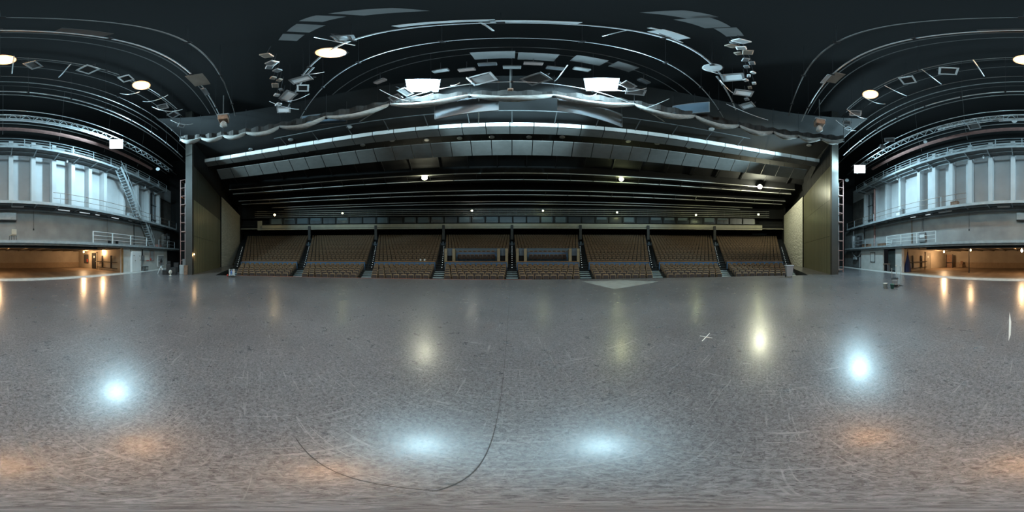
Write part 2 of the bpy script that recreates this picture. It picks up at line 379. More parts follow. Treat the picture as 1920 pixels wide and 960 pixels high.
# side flanks of the portal: olive boarded walls, jambs, pale stone side walls of the hall
for s, side in ((-1, 'left'), (1, 'right')):
    a = Vector((s*13.9, -5.65)); b = Vector((s*24.1, -5.35)); d = (b-a); L = d.length; ang = atan2(d.y, d.x)
    def wallpiece(name, z0, z1, m, t=0.25):
        mb = MB(); mb.mm(0, L, -t if s > 0 else 0, 0 if s > 0 else t, z0, z1)
        n = max(1, int(L/0.32))
        for i in range(n):  # raised battens between the boards
            x = (i+0.5)*L/n; y = 0.0
            mb.mm(x-0.035, x+0.035, -0.02, 0.02, z0, z1)
        o = struct(name, mb, m); o.location = (a.x, a.y, 0); o.rotation_euler = (0, 0, ang); return o
    wallpiece('wall_flank_'+side, 0, 3.55, M['olive']); wallpiece('wall_flank_'+side, 3.58, 7.15, M['olive']); wallpiece('wall_flank_'+side, 7.18, 11.0, M['olive'] if s > 0 else M['olive_shaded'])  # left upper boards carry painted shade
    wallpiece('wall_flank_'+side, 11.0, 20.0, M['deep'])
    mb = MB(); mb.mm(s*13.55, s*13.95, -6.25, -5.6, 0, 20); struct('trim_jamb_'+side, mb, M['jamb'])
    # pale stone wall
    a2 = Vector((s*24.1, -5.3)); b2 = Vector((s*37.5, -3.7)); d2 = b2-a2; ang2 = atan2(d2.y, d2.x)
    mb = MB(); mb.mm(0, d2.length, -0.3 if s > 0 else 0, 0 if s > 0 else 0.3, -1, 11.2)
    o = struct('wall_stone_'+side, mb, M['stone']); o.location = (a2.x, a2.y, 0); o.rotation_euler = (0, 0, ang2)
    mb = MB(); mb.mm(s*37.5, s*50, -4.1, -3.6, -1, 16); struct('wall_hall_'+side, mb, M['deep'])
    mb = MB(); mb.mm(s*24.0, s*40, -6.4, -5.7, 0, 18); struct('wall_backing_'+side, mb, M['deep'])
    mb = MB(); mb.mm(s*24.3, s*24.5, -14.5, -5.7, 0, 21); struct('wall_stage_'+side, mb, M['deep'])
    mb = MB(); mb.mm(s*23.95, s*24.2, -5.5, -5.2, 0, 11.2); struct('trim_corner_'+side, mb, M['deep'])

# stage house ceiling and hall ceiling
mb = MB(); mb.mm(-24.5, 24.5, -14.8, 12, 19.8, 20.0); struct('ceiling_grid', mb, mat('grid_black', (0.0042, 0.0038, 0.0039), 0.9))
EA, EB, EY = 10.3, 8.6, -2.4       # the gathered curtain follows this ellipse
n = 64; mb = MB(); ip = []; op = []
for i in range(n+1):
    t = pi*2*i/n
    ip.append(Vector((EA*1.02*sin(t), EY+EB*1.02*cos(t), 14.4)))
    dd = Vector((sin(t), cos(t))); ct = t
    op.append(Vector((52*sin(t), max(-6.0, 52*cos(t)), 14.4)))
for i in range(n):
    if ip[i].y < -6 and ip[i+1].y < -6: continue
    mb.poly([ip[i], ip[i+1], op[i+1], op[i]])
struct('ceiling_hall', mb, M['black'])

# ================================================================ BACK OF THE STAGE
WY = -13.1
mb = MB(); mb.mm(-24.3, 24.3, WY-0.25, WY, 2.5, 5.75); struct('wall_back_lower', mb, M['concrete'])
mb = MB(); mb.mm(-24.3, 24.3, -14.25, -14.0, 5.7, 13.4); struct('wall_back_upper', mb, M['concrete_pale'])
mb = MB(); mb.mm(-24.3, 24.3, -14.6, -14.26, 5.7, 20.0); struct('wall_back_top', mb, M['deep'])
px_ = [0.9, 2.75, 4.55, 6.35, 8.15, 9.95, 12.6, 14.9, 17.2, 19.6]
for s in (-1, 1):
    for i, x in enumerate(px_):
        w = 0.36 if i < 6 else 0.3
        mb = MB(); mb.mm(s*x-w/2, s*x+w/2, -14.0, WY-0.05, 5.75, 12.9); struct('pillar_back', mb, M['concrete_pale'])
    mb = MB(); mb.mm(s*2.93, s*4.37, -13.5, WY-0.02, 5.75, 6.4); struct('trim_sill', mb, M['concrete_pale'])
# rear bay shell
mb = MB(); mb.mm(-12.1, 12.1, -22.9, -22.7, 0, 2.6); struct('wall_bay_back', mb, M['tan'])
mb = MB(); mb.mm(-12.1, -11.9, -22.7, -12.2, 0, 2.6); struct('wall_bay_left', mb, M['tan'])
mb = MB(); mb.mm(11.9, 12.1, -22.7, -12.2, 0, 2.6); struct('wall_bay_right', mb, M['tan'])
mb = MB(); mb.mm(-12.1, 12.1, -22.9, -12.0, 2.5, 2.6); struct('ceiling_bay', mb, M['bay_ceiling'])
for i in range(14):
    x = -11+22*i/13
    mb = MB(); mb.mm(x-0.06, x+0.06, -22.7, -12.4, 2.38, 2.5); struct('beam_bay', mb, M['bay_ceiling'])
mb = MB(); mb.mm(-8.2, 8.2, -12.35, -12.05, 2.3, 2.5); struct('beam_bay_lintel', mb, M['deep'])
mb = MB(); mb.mm(-12.1, 12.1, -22.68, -22.66, 0, 0.75); struct('baseboard_bay', mb, mat('tan_dado', (0.33, 0.25, 0.17), 0.8, var=0.1))
# ground floor walls either side of the bay
mb = MB(); mb.mm(-20.0, -12.6, -12.35, -12.15, 0, 2.5); struct('wall_ground_left', mb, M['plaster'])
mb = MB(); mb.mm(-24.3, -20.0, -12.6, -12.4, 0, 5.7); struct('wall_wing_left', mb, M['deep'])
mb = MB(); mb.mm(14.3, 18.9, -12.35, -12.15, 0, 2.5); struct('wall_ground_right', mb, M['plaster'])
mb = MB(); mb.mm(18.9, 24.3, -12.6, -12.4, 0, 5.7); struct('wall_wing_right', mb, mat('dim_plaster', (0.12, 0.125, 0.125), 0.9, var=0.3, scale=1))
mb = MB(); mb.mm(11.3, 12.2, -12.5, -12.1, 0, 2.5); struct('pillar_bay_right', mb, M['plaster'])
mb = MB(); mb.mm(-12.4, -11.3, -12.4, -12.1, 0, 2.5); struct('pillar_bay_left', mb, M['plaster'])
mb = MB(); mb.mm(12.2, 14.3, -13.3, -13.2, 0, 2.5); struct('wall_recess_right', mb, M['deep'])
mb = MB(); mb.mm(-11.32, -11.16, -12.12, -11.98, 0, 2.45); struct('trim_bay_post', mb, M['wood'])
# lower deck slab
mb = MB(); mb.mm(-23, 23, -13.1, -11.8, 2.5, 2.84); struct('slab_gallery', mb, M['steel_dark'])
mb = MB(); mb.mm(-23, 23, -11.81, -11.74, 2.66, 2.86); struct('trim_slab_edge', mb, M['steel'])

def rail_run(t, x0, x1, y, z, h, posts, pm, rm, mids=1, pr=0.03, rr=0.022):
    for x in posts: MB().mm(x-pr, x+pr, y-pr, y+pr, z, z+h).build('rail_post', pm, t)
    MB().bar((x0, y, z+h), (x1, y, z+h), rr*2).build('handrail', rm, t)
    for k in range(mids):
        zz = z+h*(k+1)/(mids+1); MB().bar((x0, y, zz), (x1, y, zz), rr*1.6).build('mid_rail', rm, t)
def catwalk(name, label, x0, x1, yf, yb, z, brackets):
    t = thing(name, label, 'catwalk', (0, 0, 0))
    MB().mm(x0, x1, yb, yf, z-0.05, z).build('deck', M['steel_dark'], t)
    MB().mm(x0, x1, yf-0.01, yf+0.05, z-0.17, z+0.05).build('edge_beam', M['steel'], t)
    MB().mm(x0, x1, (yf+yb)/2-0.03, (yf+yb)/2+0.03, z-0.12, z-0.05).build('stringer', M['steel'], t)
    MB().mm(x0, x1, yb, yb+0.06, z-0.13, z-0.05).build('stringer', M['steel'], t)
    for x in brackets:
        MB().mm(x-0.035, x+0.035, yb, yf, z-0.17, z-0.05).build('bracket', M['steel'], t)
    return t
bx_ = [s*x for s in (-1, 1) for x in [0.9, 2.75, 4.55, 6.35, 8.15, 9.95, 12.2, 14.4, 16.6, 18.8]]
up = catwalk('upper_catwalk', 'uppermost blue-grey steel catwalk with full railing along the back wall', -19.3, 19.6, -11.8, -13.15, 11.15, bx_)
rail_run(up, -19.3, 19.6, -11.8, 11.15, 0.95, [-19.3+38.9*i/20 for i in range(21)], M['steel'], M['steel'], 2)
mid = catwalk('middle_catwalk', 'middle steel catwalk below the pilasters with a broken brown railing', -22.2, 22.4, -11.8, -13.15, 5.85, bx_+[-21, 21])
rail_run(mid, -22.2, -4.0, -11.8, 5.85, 0.98, [-22.2+2.2*i for i in range(9)], M['steel'], M['brown_steel'], 1, 0.022, 0.018)
rail_run(mid, 4.35, 22.4, -11.8, 5.85, 0.98, [4.35+2.25*i for i in range(9)], M['steel'], M['brown_steel'], 1, 0.022, 0.018)
gr = thing('gallery_railing', 'white railing on the lower gallery near the zigzag stair', 'railing', (0, 0, 0))
rail_run(gr, -14.9, -7.55, -11.8, 2.84, 1.0, [-7.58, -9.75, -12.2, -14.85], M['white_steel'], M['white_steel'], 2, 0.045)
gr = thing('gallery_railing', 'grey end railing on the lower gallery beneath the zigzag stair foot', 'railing', (0, 0, 0))
rail_run(gr, -21.6, -17.4, -11.8, 2.84, 0.95, [-17.4, -19.5, -21.6], M['steel'], M['steel'], 1)
gr = thing('gallery_railing', 'white railing on the lower gallery above the mop trolley', 'railing', (0, 0, 0))
rail_run(gr, 7.1, 13.2, -11.8, 2.84, 1.0, [7.1, 9.1, 11.1, 13.2], M['white_steel'], M['white_steel'], 2, 0.035)
gr = thing('gallery_railing', 'low blue-grey railing at the tower end of the lower gallery', 'railing', (0, 0, 0))
rail_run(gr, 15.3, 20.3, -11.8, 2.84, 0.9, [15.3, 17.4, 20.3], M['steel'], M['steel'], 1)

def stair(label, p0, p1, w, n, ydir):
    """steep open stair from p0 (top) to p1 (bottom) lying along x, width w in y"""
    t = thing('steel_stair', label, 'stair', (0, 0, 0))
    p0 = Vector(p0); p1 = Vector(p1)
    for k in (0, 1):
        o = Vector((0, k*w, 0)); MB().bar(p0+o, p1+o, 0.05, 0.22).build('stringer', M['steel'], t)
        u = Vector((0, k*w, 0.85)); MB().tube([p0+u, p1+u], 0.022).build('handrail', M['steel'], t)
        for f in (0.05, 0.35, 0.65, 0.95):
            q = p0.lerp(p1, f)+o; MB().bar(q, q+Vector((0, 0, 0.85)), 0.03).build('rail_post', M['steel'], t)
    for i in range(n):
        q = p0.lerp(p1, (i+0.5)/n); MB().mm(q.x-0.13, q.x+0.13, q.y, q.y+w, q.z-0.02, q.z+0.02).build('tread', M['steel'], t)
    return t
stair('steep blue-grey steel stair between the middle and upper catwalks', (-10.4, -12.1, 11.05), (-13.3, -12.1, 5.9), 0.75, 17, 1)
stair('short grey steel stair under the middle catwalk reaching the lower gallery', (-14.8, -12.6, 5.75), (-16.6, -12.6, 2.9), 0.7, 10, 1)

# lit and unlit tubes under the middle catwalk
k = 0
for px, wd, lit in ((33, 1.0, 0), (120, 1.1, 1), (159, 1.1, 1), (183, 0.5, 1), (216, 1.0, 1), (244, 0.5, 0), (1712, 0.7, 1), (1740, 0.6, 1), (1772, 1.3, 0), (1882, 1.0, 0)):
    p = on_y(px, 380, -12.5); k += 1
    nm = ['by the stacked pale box over the bay', 'nearest the hanging cable', 'second along from the hanging cable', 'small, third along from the hanging cable', 'before the zigzag stair',
          'half hidden beside the zigzag stair', 'above the mop trolley railing', 'short, above the white railing end', 'dim and long, near the pale sill', 'dim, over the bay centre'][k-1]
    t = thing('tube_light_ceiling', 'white tube light under the middle catwalk, '+nm, 'tube light', (p.x, -12.5, 5.62))
    MB().rbox((0, 0, 0.03), (wd, 0.16, 0.07), 0.015).build('housing', M['white_metal'], t)
    MB().tube([(-wd/2+0.04, 0, -0.03), (wd/2-0.04, 0, -0.03)], 0.03, 8).build('tube', M['e_tube'] if lit else M['white_metal'], t)

# hanging controls, chair, boxes on the galleries
def pendant(label, x, y, z0, z1):
    t = thing('hanging_control', label, 'pendant control', (x, y, z0))
    MB().tube([(0, 0, 0), (0, 0, z1-z0)], 0.012).build('cable', M['black_metal'], t); MB().rbox((0, 0, -0.05), (0.09, 0.06, 0.16), 0.015).build('handset', M['black_metal'], t)
p = on_y(63, 429, -12.9); pendant('black handset on a long cable on the grey wall, near the beige chair', p.x, -12.9, p.z, 5.7)
p = on_y(1817, 430, -12.9); pendant('black handset on a cable on the grey wall, by the mop trolley railing', p.x, -12.9, p.z, 5.7)
t = thing('side_chair', 'beige padded chair with dark legs standing on the unrailed lower gallery', 'chair', (-0.98, -12.35, 2.84), R(20))
MB().rbox((0, 0.2, 0.68), (0.42, 0.06, 0.4), 0.02).build('backrest', M['chair_seat'], t); MB().rbox((0, -0.02, 0.44), (0.44, 0.44, 0.07), 0.02).build('seat', M['chair_seat'], t)
for x in (-0.19, 0.19):
    for y in (-0.2, 0.19): MB().cyl((x, y, 0.42), (x*1.15, y*1.2, 0), 0.016).build('leg', M['black_metal'], t)
t = thing('wall_cabinet', 'grey-blue metal cabinet on the wall beneath the middle catwalk, bay centre', 'cabinet', (-0.35, -12.95, 4.9))
MB().rbox((0, 0, 0), (1.9, 0.3, 0.62), 0.03).build('housing', M['steel'], t); MB().mm(-0.95, 0.95, -0.16, 0.17, -0.36, -0.3).build('base_rail', M['black_metal'], t)
t = thing('switch_panel', 'grey switch box with conduit behind the white gallery railing above the mop trolley', 'switch box', (9.35, -13.0, 3.45))
MB().rbox((0, 0, 0.1), (0.75, 0.2, 0.95), 0.02).build('housing', M['grey_metal'], t); MB().mm(-0.3, 0.25, 0.1, 0.13, 0.05, 0.35).build('cover', M['white_metal'], t); MB().mm(-0.06, 0.06, -0.05, 0.05, 0.57, 2.2).build('conduit', M['grey_metal'], t)
tag(MB().tube([(10.7, -13.0, 2.85), (10.7, -13.0, 5.7)], 0.05, 8).build('hanging_conduit_pipe', M['brown_steel']), 'brown vertical pipe on the wall next to the grey switch box', 'pipe')
tag(MB().tube([(16.9, -12.95, 2.85), (16.9, -12.95, 11.0)], 0.13, 8).build('riser_pipe', M['red_steel']), 'thick red-brown riser pipe climbing the wall near the steel tower', 'pipe')
tag(MB().tube([(-14.0, -13.0, 2.85), (-14.0, -13.0, 5.7)], 0.05, 8).build('riser_pipe', M['black_metal']), 'black riser pipe on the wall beside the short steel stair', 'pipe')
tag(MB().tube([(-10.1, -13.0, 3.4), (-10.1, -13.0, 5.7)], 0.06, 8).build('riser_pipe', M['grey_metal']), 'grey riser pipe above the small bench on the lower gallery', 'pipe')
t = thing('bench', 'small dark bench behind the white railing nearest the zigzag stair', 'bench', (-10.5, -12.6, 2.84))
MB().mm(-0.6, 0.6, -0.2, 0.2, 0.4, 0.46).build('seat', M['brown_box'], t)
for x in (-0.5, 0.5): MB().mm(x-0.04, x+0.04, -0.18, 0.18, 0, 0.4).build('leg', M['black_metal'], t)
def crate(label, loc, size, m, rz=0.0):
    t = thing('storage_box', label, 'box', loc, rz); MB().rbox((0, 0, size[2]/2), size, 0.02).build('body_shell', m, t); MB().rbox((0, 0, size[2]+0.02), (size[0]+0.03, size[1]+0.03, 0.05), 0.012).build('lid', m, t); return t
p = on_y(1863, 372, -12.4); crate('brown box on the middle catwalk at the broken railing end', (5.6, -12.4, 5.85), (0.65, 0.4, 0.5), M['brown_box'])
crate('dark upright box on the middle catwalk between lit pilasters', (11.5, -12.4, 5.85), (0.4, 0.35, 0.8), M['grey_metal'])
crate('pale upright box on the middle catwalk beside a dark box', (12.0, -12.45, 5.85), (0.5, 0.35, 0.6), M['white_metal'])
crate('pale box on the middle catwalk at the foot of the zigzag stair', (-12.7, -12.4, 5.85), (0.6, 0.4, 0.55), M['steel'])
crate('brown wooden case on the lower gallery near the low tower-end railing', (14.6, -12.4, 2.84), (1.4, 0.5, 0.3), M['brown_box'])
crate('dark wooden case on the lower gallery beside a leaning frame', (17.95, -12.4, 2.84), (1.5, 0.5, 0.4), M['brown_box'])
crate('red-lidded case on the lower gallery past the short stair foot', (-18.2, -12.45, 2.84), (0.9, 0.5, 0.35), M['red_steel'])
t = thing('stacking_frame', 'white slatted frame leaning on the lower gallery beside the brown case', 'frame', (13.6, -12.3, 2.84))
for x in (-0.45, 0.45): MB().bar((x, 0, 0), (x, -0.25, 0.65), 0.04).build('frame_side', M['white_steel'], t)
for z in (0.15, 0.35, 0.55): MB().bar((-0.45, -z*0.38, z), (0.45, -z*0.38, z), 0.05).build('slat', M['white_steel'], t)

# service pipes, dark wall panels and control racks at the ends of the galleries
M['dim_panel'] = mat('brown_grey_wall_panel', (0.085, 0.075, 0.068), 0.85, var=0.3, scale=1.2)
for s, wh in ((-1, 'dim'), (1, 'bright')):
    mb = MB(); mb.mm(s*20.3, s*24.2, -13.98, -13.9, 5.8, 11.0); struct('wall_end_panel', mb, M['dim_panel'])
    t = thing('service_pipe_bank', 'bank of upright service pipes behind the middle catwalk near the %s tower' % wh, 'pipework', (s*18.4, -13.75, 5.7))
    for i, (dx, r) in enumerate(((-0.75, 0.11), (-0.4, 0.07), (-0.12, 0.07), (0.2, 0.12), (0.6, 0.06), (0.84, 0.07), (0.97, 0.04))):
        MB().tube([(s*dx, 0, 0), (s*dx, 0, 5.3)], r, 8).build('pipe', M[('grey_metal', 'steel', 'black_metal')[i % 3]], t)
    for z in (1.2, 3.4): MB().mm(-0.9*s, 1.02*s, -0.05, 0.13, z-0.05, z+0.05).build('strap', M['black_metal'], t)
for i, (x, h, m, lb) in enumerate(((-19.2, 1.9, 'dim_panel', 'tall dark control rack on the lower gallery past the red-lidded case'), (-20.2, 2.1, 'black_metal', 'black control rack on the lower gallery nearest the dim tower'), (19.2, 1.7, 'black_metal', 'black control rack on the lower gallery between the tank and the railing'))):
    t = thing('control_rack', lb, 'rack', (x, -12.2 if x < 0 else -12.05, 2.84)); MB().rbox((0, 0, h/2), (0.7, 0.38, h), 0.02).build('housing', M[m], t)
    for k in range(3): MB().mm(-0.28, 0.28, 0.19, 0.205, 0.2+k*h*0.27, 0.2+k*h*0.27+h*0.2).build('door', M['grey_metal'], t)
t = thing('cable_trunk', 'long grey cable trunking fixed under the middle catwalk edge', 'trunking', (0, -12.95, 5.5))
MB().mm(-21.5, 21.5, -0.06, 0.06, -0.06, 0.06).build('trunk', M['steel'], t)
for i, x in enumerate((-15.6, -11.4, -5.5, 3.2, 8.3, 12.4)):
    t = thing('ceiling_hook_lamp', 'small hooded lamp under the upper catwalk, %s from the zigzag stair end' % ORD[i], 'lamp', (x, -12.6, 10.75)); MB().lathe([(0.03, 0.2), (0.05, 0.1), (0.12, -0.02), (0.1, -0.05)], 10).build('hood', M['grey_metal'], t, True); MB().lathe([(0.02, -0.2), (0.07, -0.12), (0.07, -0.05)], 8).build('globe', M['white_metal'], t, True); MB().cyl((0, 0, 0.18), (0, 0, 0.35), 0.015).build('stem', M['black_metal'], t)
# ---- bay furniture and ground floor details
def bulb(label, p, up, power, r=0.09, m='e_warm', col=(1.0, 0.62, 0.33)):
    t = thing('ceiling_bulb', label, 'lamp', p)
    MB().lathe([(0.02, -r*1.2), (r*0.75, -r*0.8), (r, 0), (r*0.7, r*0.7), (0.035, r*1.1), (0.03, r*1.6)], 12).build('bulb', M[m], t, True)
    MB().cyl((0, 0, r*1.5), (0, 0, up), 0.03).build('holder', M['black_metal'], t)
    point('bulb_light', (p[0], p[1], p[2]-r*1.7), col, power*3.2, 0.08)
bulb('glowing bare bulb under the bay ceiling, at the bay centre', (0.2, -15.0, 2.2), 0.3, 45, 0.12)
p = on_y(157, 470, -18.8); bulb('glowing bare bulb in the bay above the framed notice', (p.x, -18.8, 2.25), 0.25, 70)
p = on_y(193, 467.5, -16.0); bulb('glowing bare bulb in the bay above the black wall rails near a doorway', (p.x, -16.0, 2.28), 0.22, 40)
p = on_y(1770, 470, -18.8); bulb('glowing bare bulb in the bay near the grey-green door', (p.x, -18.8, 2.25), 0.25, 80, 0.1)
p = on_y(1820, 466.5, -14.5); bulb('glowing bulb in the bay beside the thin black post', (p.x, -14.5, 2.25), 0.25, 25, 0.07)
def framed(label, name, cat, p, w, h, nrm, fm, im, extra=None):
    """nrm: rotation so local -Y faces the room"""
    t = thing(name, label, cat, p, nrm)
    for a in ((-w/2, -w/2+0.05, -h/2, h/2), (w/2-0.05, w/2, -h/2, h/2), (-w/2, w/2, h/2-0.05, h/2), (-w/2, w/2, -h/2, -h/2+0.05)): MB().mm(a[0], a[1], -0.06, 0, a[2], a[3]).build('frame', fm, t)
    MB().mm(-w/2+0.04, w/2-0.04, -0.03, 0, -h/2+0.04, h/2-0.04).build('sheet', im, t)
    if extra: MB().mm(*extra[0]).build(extra[1], extra[2], t)
    return t
framed('dark framed notice with a red corner hanging in the bay', 'wall_notice', 'notice', (-11.88, -20.3, 1.3), 1.2, 1.25, R(90), M['black_metal'], M['plate'], ((0.25, 0.5, -0.07, -0.03, -0.45, -0.05), 'red_card', M['red']))
framed('dark framed cabinet with red base on the whitewashed ground floor wall', 'wall_notice', 'notice', (-16.35, -12.14, 1.72), 0.85, 1.25, R(180), M['red_steel'], M['steel'], ((-0.4, -0.2, -0.07, -0.03, -0.55, -0.3), 'red_card', M['red']))
framed('dark framed panel on the whitewashed wall by the teal gate', 'wall_notice', 'notice', (16.2, -12.14, 1.55), 0.95, 1.2, R(180), M['black_metal'], M['plaster'])
# door of the bay, dark doorway opposite
def door(label, x, y0, y1, facing, m, dark=False):
    t = thing('bay_door_leaf', label, 'door', (x, (y0+y1)/2, 0)); w = abs(y1-y0); f = facing
    MB().mm(0, f*0.05, -w/2, w/2, 0, 2.1).build('panel', m, t)
    MB().mm(0, f*0.09, -w/2-0.1, -w/2, 0, 2.2).build('jamb', M['tan'], t); MB().mm(0, f*0.09, w/2, w/2+0.1, 0, 2.2).build('jamb', M['tan'], t); MB().mm(0, f*0.09, -w/2-0.1, w/2+0.1, 2.1, 2.2).build('lintel', M['tan'], t)
    MB().cyl((f*0.05, w/2-0.1, 1.0), (f*0.11, w/2-0.1, 1.0), 0.025).build('handle', M['pipe'], t)
    MB().mm(f*0.05, f*0.055, -0.13, 0.13, 1.45, 1.72).build('paper_sign', M['paper'], t)
    return t
door('open dark doorway leaf with a paper sheet in the bay, beside the framed notice', -11.88, -18.7, -17.6, 1, M['black'])
door('grey-green door with a white paper sheet in the bay wall', 11.88, -18.3, -17.2, -1, M['door_grey'])
for s, who in ((-1, 'by the dark doorway'), (1, 'by the navy cloth')):
    t = thing('wall_rack', 'black wall rails with two uprights in the bay, '+who, 'rack', (s*11.86, -15.3, 0))
    for y in (-0.95, 0.75): MB().mm(-s*0.12, 0, y-0.1, y+0.1, 0.25, 1.75).build('upright', M['black_metal'], t)
    for z in (0.3, 1.0): MB().mm(-s*0.16, -s*0.1, -2.0, 1.9, z-0.04, z+0.04).build('rail', M['black_metal'], t)
tag(MB().cyl(on_y(1817, 500, -18.5)*Vector((1, 1, 0)).length if False else (on_y(1817, 500, -15.5).x, -15.5, 0), (on_y(1817, 500, -15.5).x, -15.5, 2.45), 0.05).build('post', M['black_metal']), 'thin black post standing in the bay from floor to ceiling', 'post')
t = thing('prop_stand', 'dark timber stand with rails leaning in the bay corner past the grey-green door', 'stand', (10.6, -21.6, 0))
MB().mm(-0.5, 0.5, -0.1, 0.0, 0, 1.9).build('back_board', M['brown_box'], t)
for x in (-0.5, 0.55): MB().mm(x-0.06, x+0.06, 0, 0.1, 0, 1.95).build('upright', M['black_metal'], t)
MB().mm(-0.5, 0.5, 0.02, 0.1, 0.7, 0.8).build('rail', M['black_metal'], t)
t = thing('bentwood_chair', 'dark chair standing by the bay back wall beside the timber stand', 'chair', (8.9, -22.0, 0))
MB().mm(-0.22, 0.22, -0.22, 0.22, 0.42, 0.47).build('seat', M['brown_box'], t); MB().mm(-0.22, 0.22, -0.24, -0.2, 0.5, 0.95).build('backrest', M['brown_box'], t)
for x in (-0.19, 0.19):
    for y in (-0.19, 0.19): MB().mm(x-0.02, x+0.02, y-0.02, y+0.02, 0, 0.42).build('leg', M['brown_box'], t)
p = at_d(1700, 16.2)
t = thing('furled_cloth', 'navy cloth draped in a tall narrow cone beside the bay opening', 'cloth', (11.3, -13.05, 0))
mb = MB(); prof = [(0.42, 0.0), (0.40, 0.3), (0.33, 0.8), (0.2, 1.3), (0.09, 1.8), (0.05, 2.15)]; base = len(mb.v)
for r, z in prof:
    for k in range(24):
        a = 2*pi*k/24; rr = r*(1+0.13*sin(a*7)); mb.v.append((rr*cos(a)*0.7, rr*sin(a), z))
for i in range(len(prof)-1):
    for k in range(24): l = (k+1) % 24; mb.f.append((i*24+k, i*24+l, (i+1)*24+l, (i+1)*24+k))
mb.f.append(tuple(range(5*24, 6*24))); mb.build('cloth_folds', M['navy'], t, True)
MB().cyl((0, 0, 2.1), (0, 0, 2.4), 0.025).build('pole', M['black_metal'], t)
# white double cabinet, switch gear
t = thing('steel_cabinet', 'white steel cabinet door beside the bay opening with four dark latches', 'cabinet', (-13.2, -12.0, 0))
MB().rbox((0, -0.02, 1.1), (1.5, 0.3, 2.2), 0.02).build('carcass', M['white_metal'], t)
for x in (-0.37, 0.37): MB().mm(x-0.35, x+0.35, 0.13, 0.15, 0.06, 2.14).build('door', M['white_metal'], t)
for x, z in ((-0.5, 1.7), (0.45, 1.75), (-0.55, 1.25), (0.25, 1.2)): MB().mm(x-0.05, x+0.05, 0.15, 0.19, z-0.03, z+0.03).build('latch', M['black_metal'], t)
t = thing('fuse_box', 'grey fuse box with cable on the whitewashed wall near the white cabinet', 'fuse box', (-14.45, -12.1, 1.45))
MB().rbox((0, 0, 0), (0.55, 0.16, 0.6), 0.02).build('housing', M['grey_metal'], t); MB().mm(-0.05, 0.05, -0.04, 0.04, 0.3, 1.0).build('conduit', M['black_metal'], t)
t = thing('notice_card', 'white and red card pinned on the whitewashed wall by the fuse box', 'sign', (-15.3, -12.13, 1.3))
MB().mm(-0.4, 0.4, 0, 0.02, -0.1, 0.5).build('card', M['paper'], t); MB().mm(-0.45, 0.05, 0, 0.025, -0.2, -0.1).build('red_strip', M['red'], t)
t = thing('wheeled_stool', 'small dark trolley under the fuse box on the stage floor edge', 'trolley', (-14.45, -11.75, 0))
MB().mm(-0.45, 0.35, -0.2, 0.2, 0.42, 0.5).build('top_shelf', M['black_metal'], t); MB().mm(-0.4, 0.3, -0.18, 0.18, 0.1, 0.16).build('low_shelf', M['grey_metal'], t)
for x in (-0.4, 0.3):
    for y in (-0.17, 0.17): MB().mm(x-0.02, x+0.02, y-0.02, y+0.02, 0, 0.45).build('leg', M['black_metal'], t)
t = thing('radiator_grille', 'louvred grey grille panel set in the whitewashed wall near the tripod', 'grille', (-18.3, -12.12, 1.05))
MB().mm(-0.75, 0.75, 0, 0.04, -0.75, 0.8).build('frame', M['white_metal'], t)
for i in range(7): MB().mm(-0.65, 0.65, 0.03, 0.07, -0.6+i*0.19, -0.5+i*0.19).build('slat', M['grey_metal'], t)
t = thing('sliding_gate', 'teal-grey vertical plank gate in the recess beside the bay', 'gate', (13.25, -12.95, 0))
MB().mm(-0.3, 1.0, -0.05, 0, 0.05, 2.3).build('leaf', M['teal_gate'], t); MB().mm(-1.0, -0.35, -0.15, -0.1, 0.05, 2.3).build('leaf', M['black'], t); MB().mm(-1.05, 1.05, -0.02, 0.05, 2.3, 2.4).build('track', M['black_metal'], t)
t = thing('low_bench', 'grey low bench with a brown top before the teal-grey gate', 'bench', (14.0, -12.4, 0))
MB().mm(-0.5, 0.5, -0.2, 0.2, 0.75, 0.82).build('top', M['brown_box'], t)
for x in (-0.45, 0.45): MB().mm(x-0.03, x+0.03, -0.18, 0.18, 0, 0.75).build('leg', M['grey_metal'], t)
t = thing('wall_machine', 'tangle of grey pipes and valves on the dim wall near the steel tower', 'pipework', (20.2, -12.25, 0))
MB().tube([(-1.2, 0, 2.3), (-0.8, 0.1, 1.7), (0, 0.1, 1.5), (0.6, 0.1, 1.75), (1.3, 0, 2.3)], 0.09, 8).build('pipe', M['grey_metal'], t)
MB().tube([(-0.9, 0.05, 0.1), (-0.9, 0.05, 1.55)], 0.13, 10).build('pipe', M['grey_metal'], t); MB().rbox((0.3, 0.1, 1.35), (0.9, 0.25, 0.35), 0.04).build('valve_box', M['steel'], t)
t = thing('storage_tank', 'round-topped grey tank on the lower gallery near the steel tower', 'tank', (20.8, -12.06, 2.84))
MB().lathe([(0.3, 0), (0.32, 0.15), (0.32, 1.5), (0.25, 1.75), (0.1, 1.88), (0.02, 1.9)], 16).build('vessel', M['grey_metal'], t, True); MB().cyl((0, 0, 1.85), (0, 0, 2.6), 0.04).build('pipe', M['grey_metal'], t)

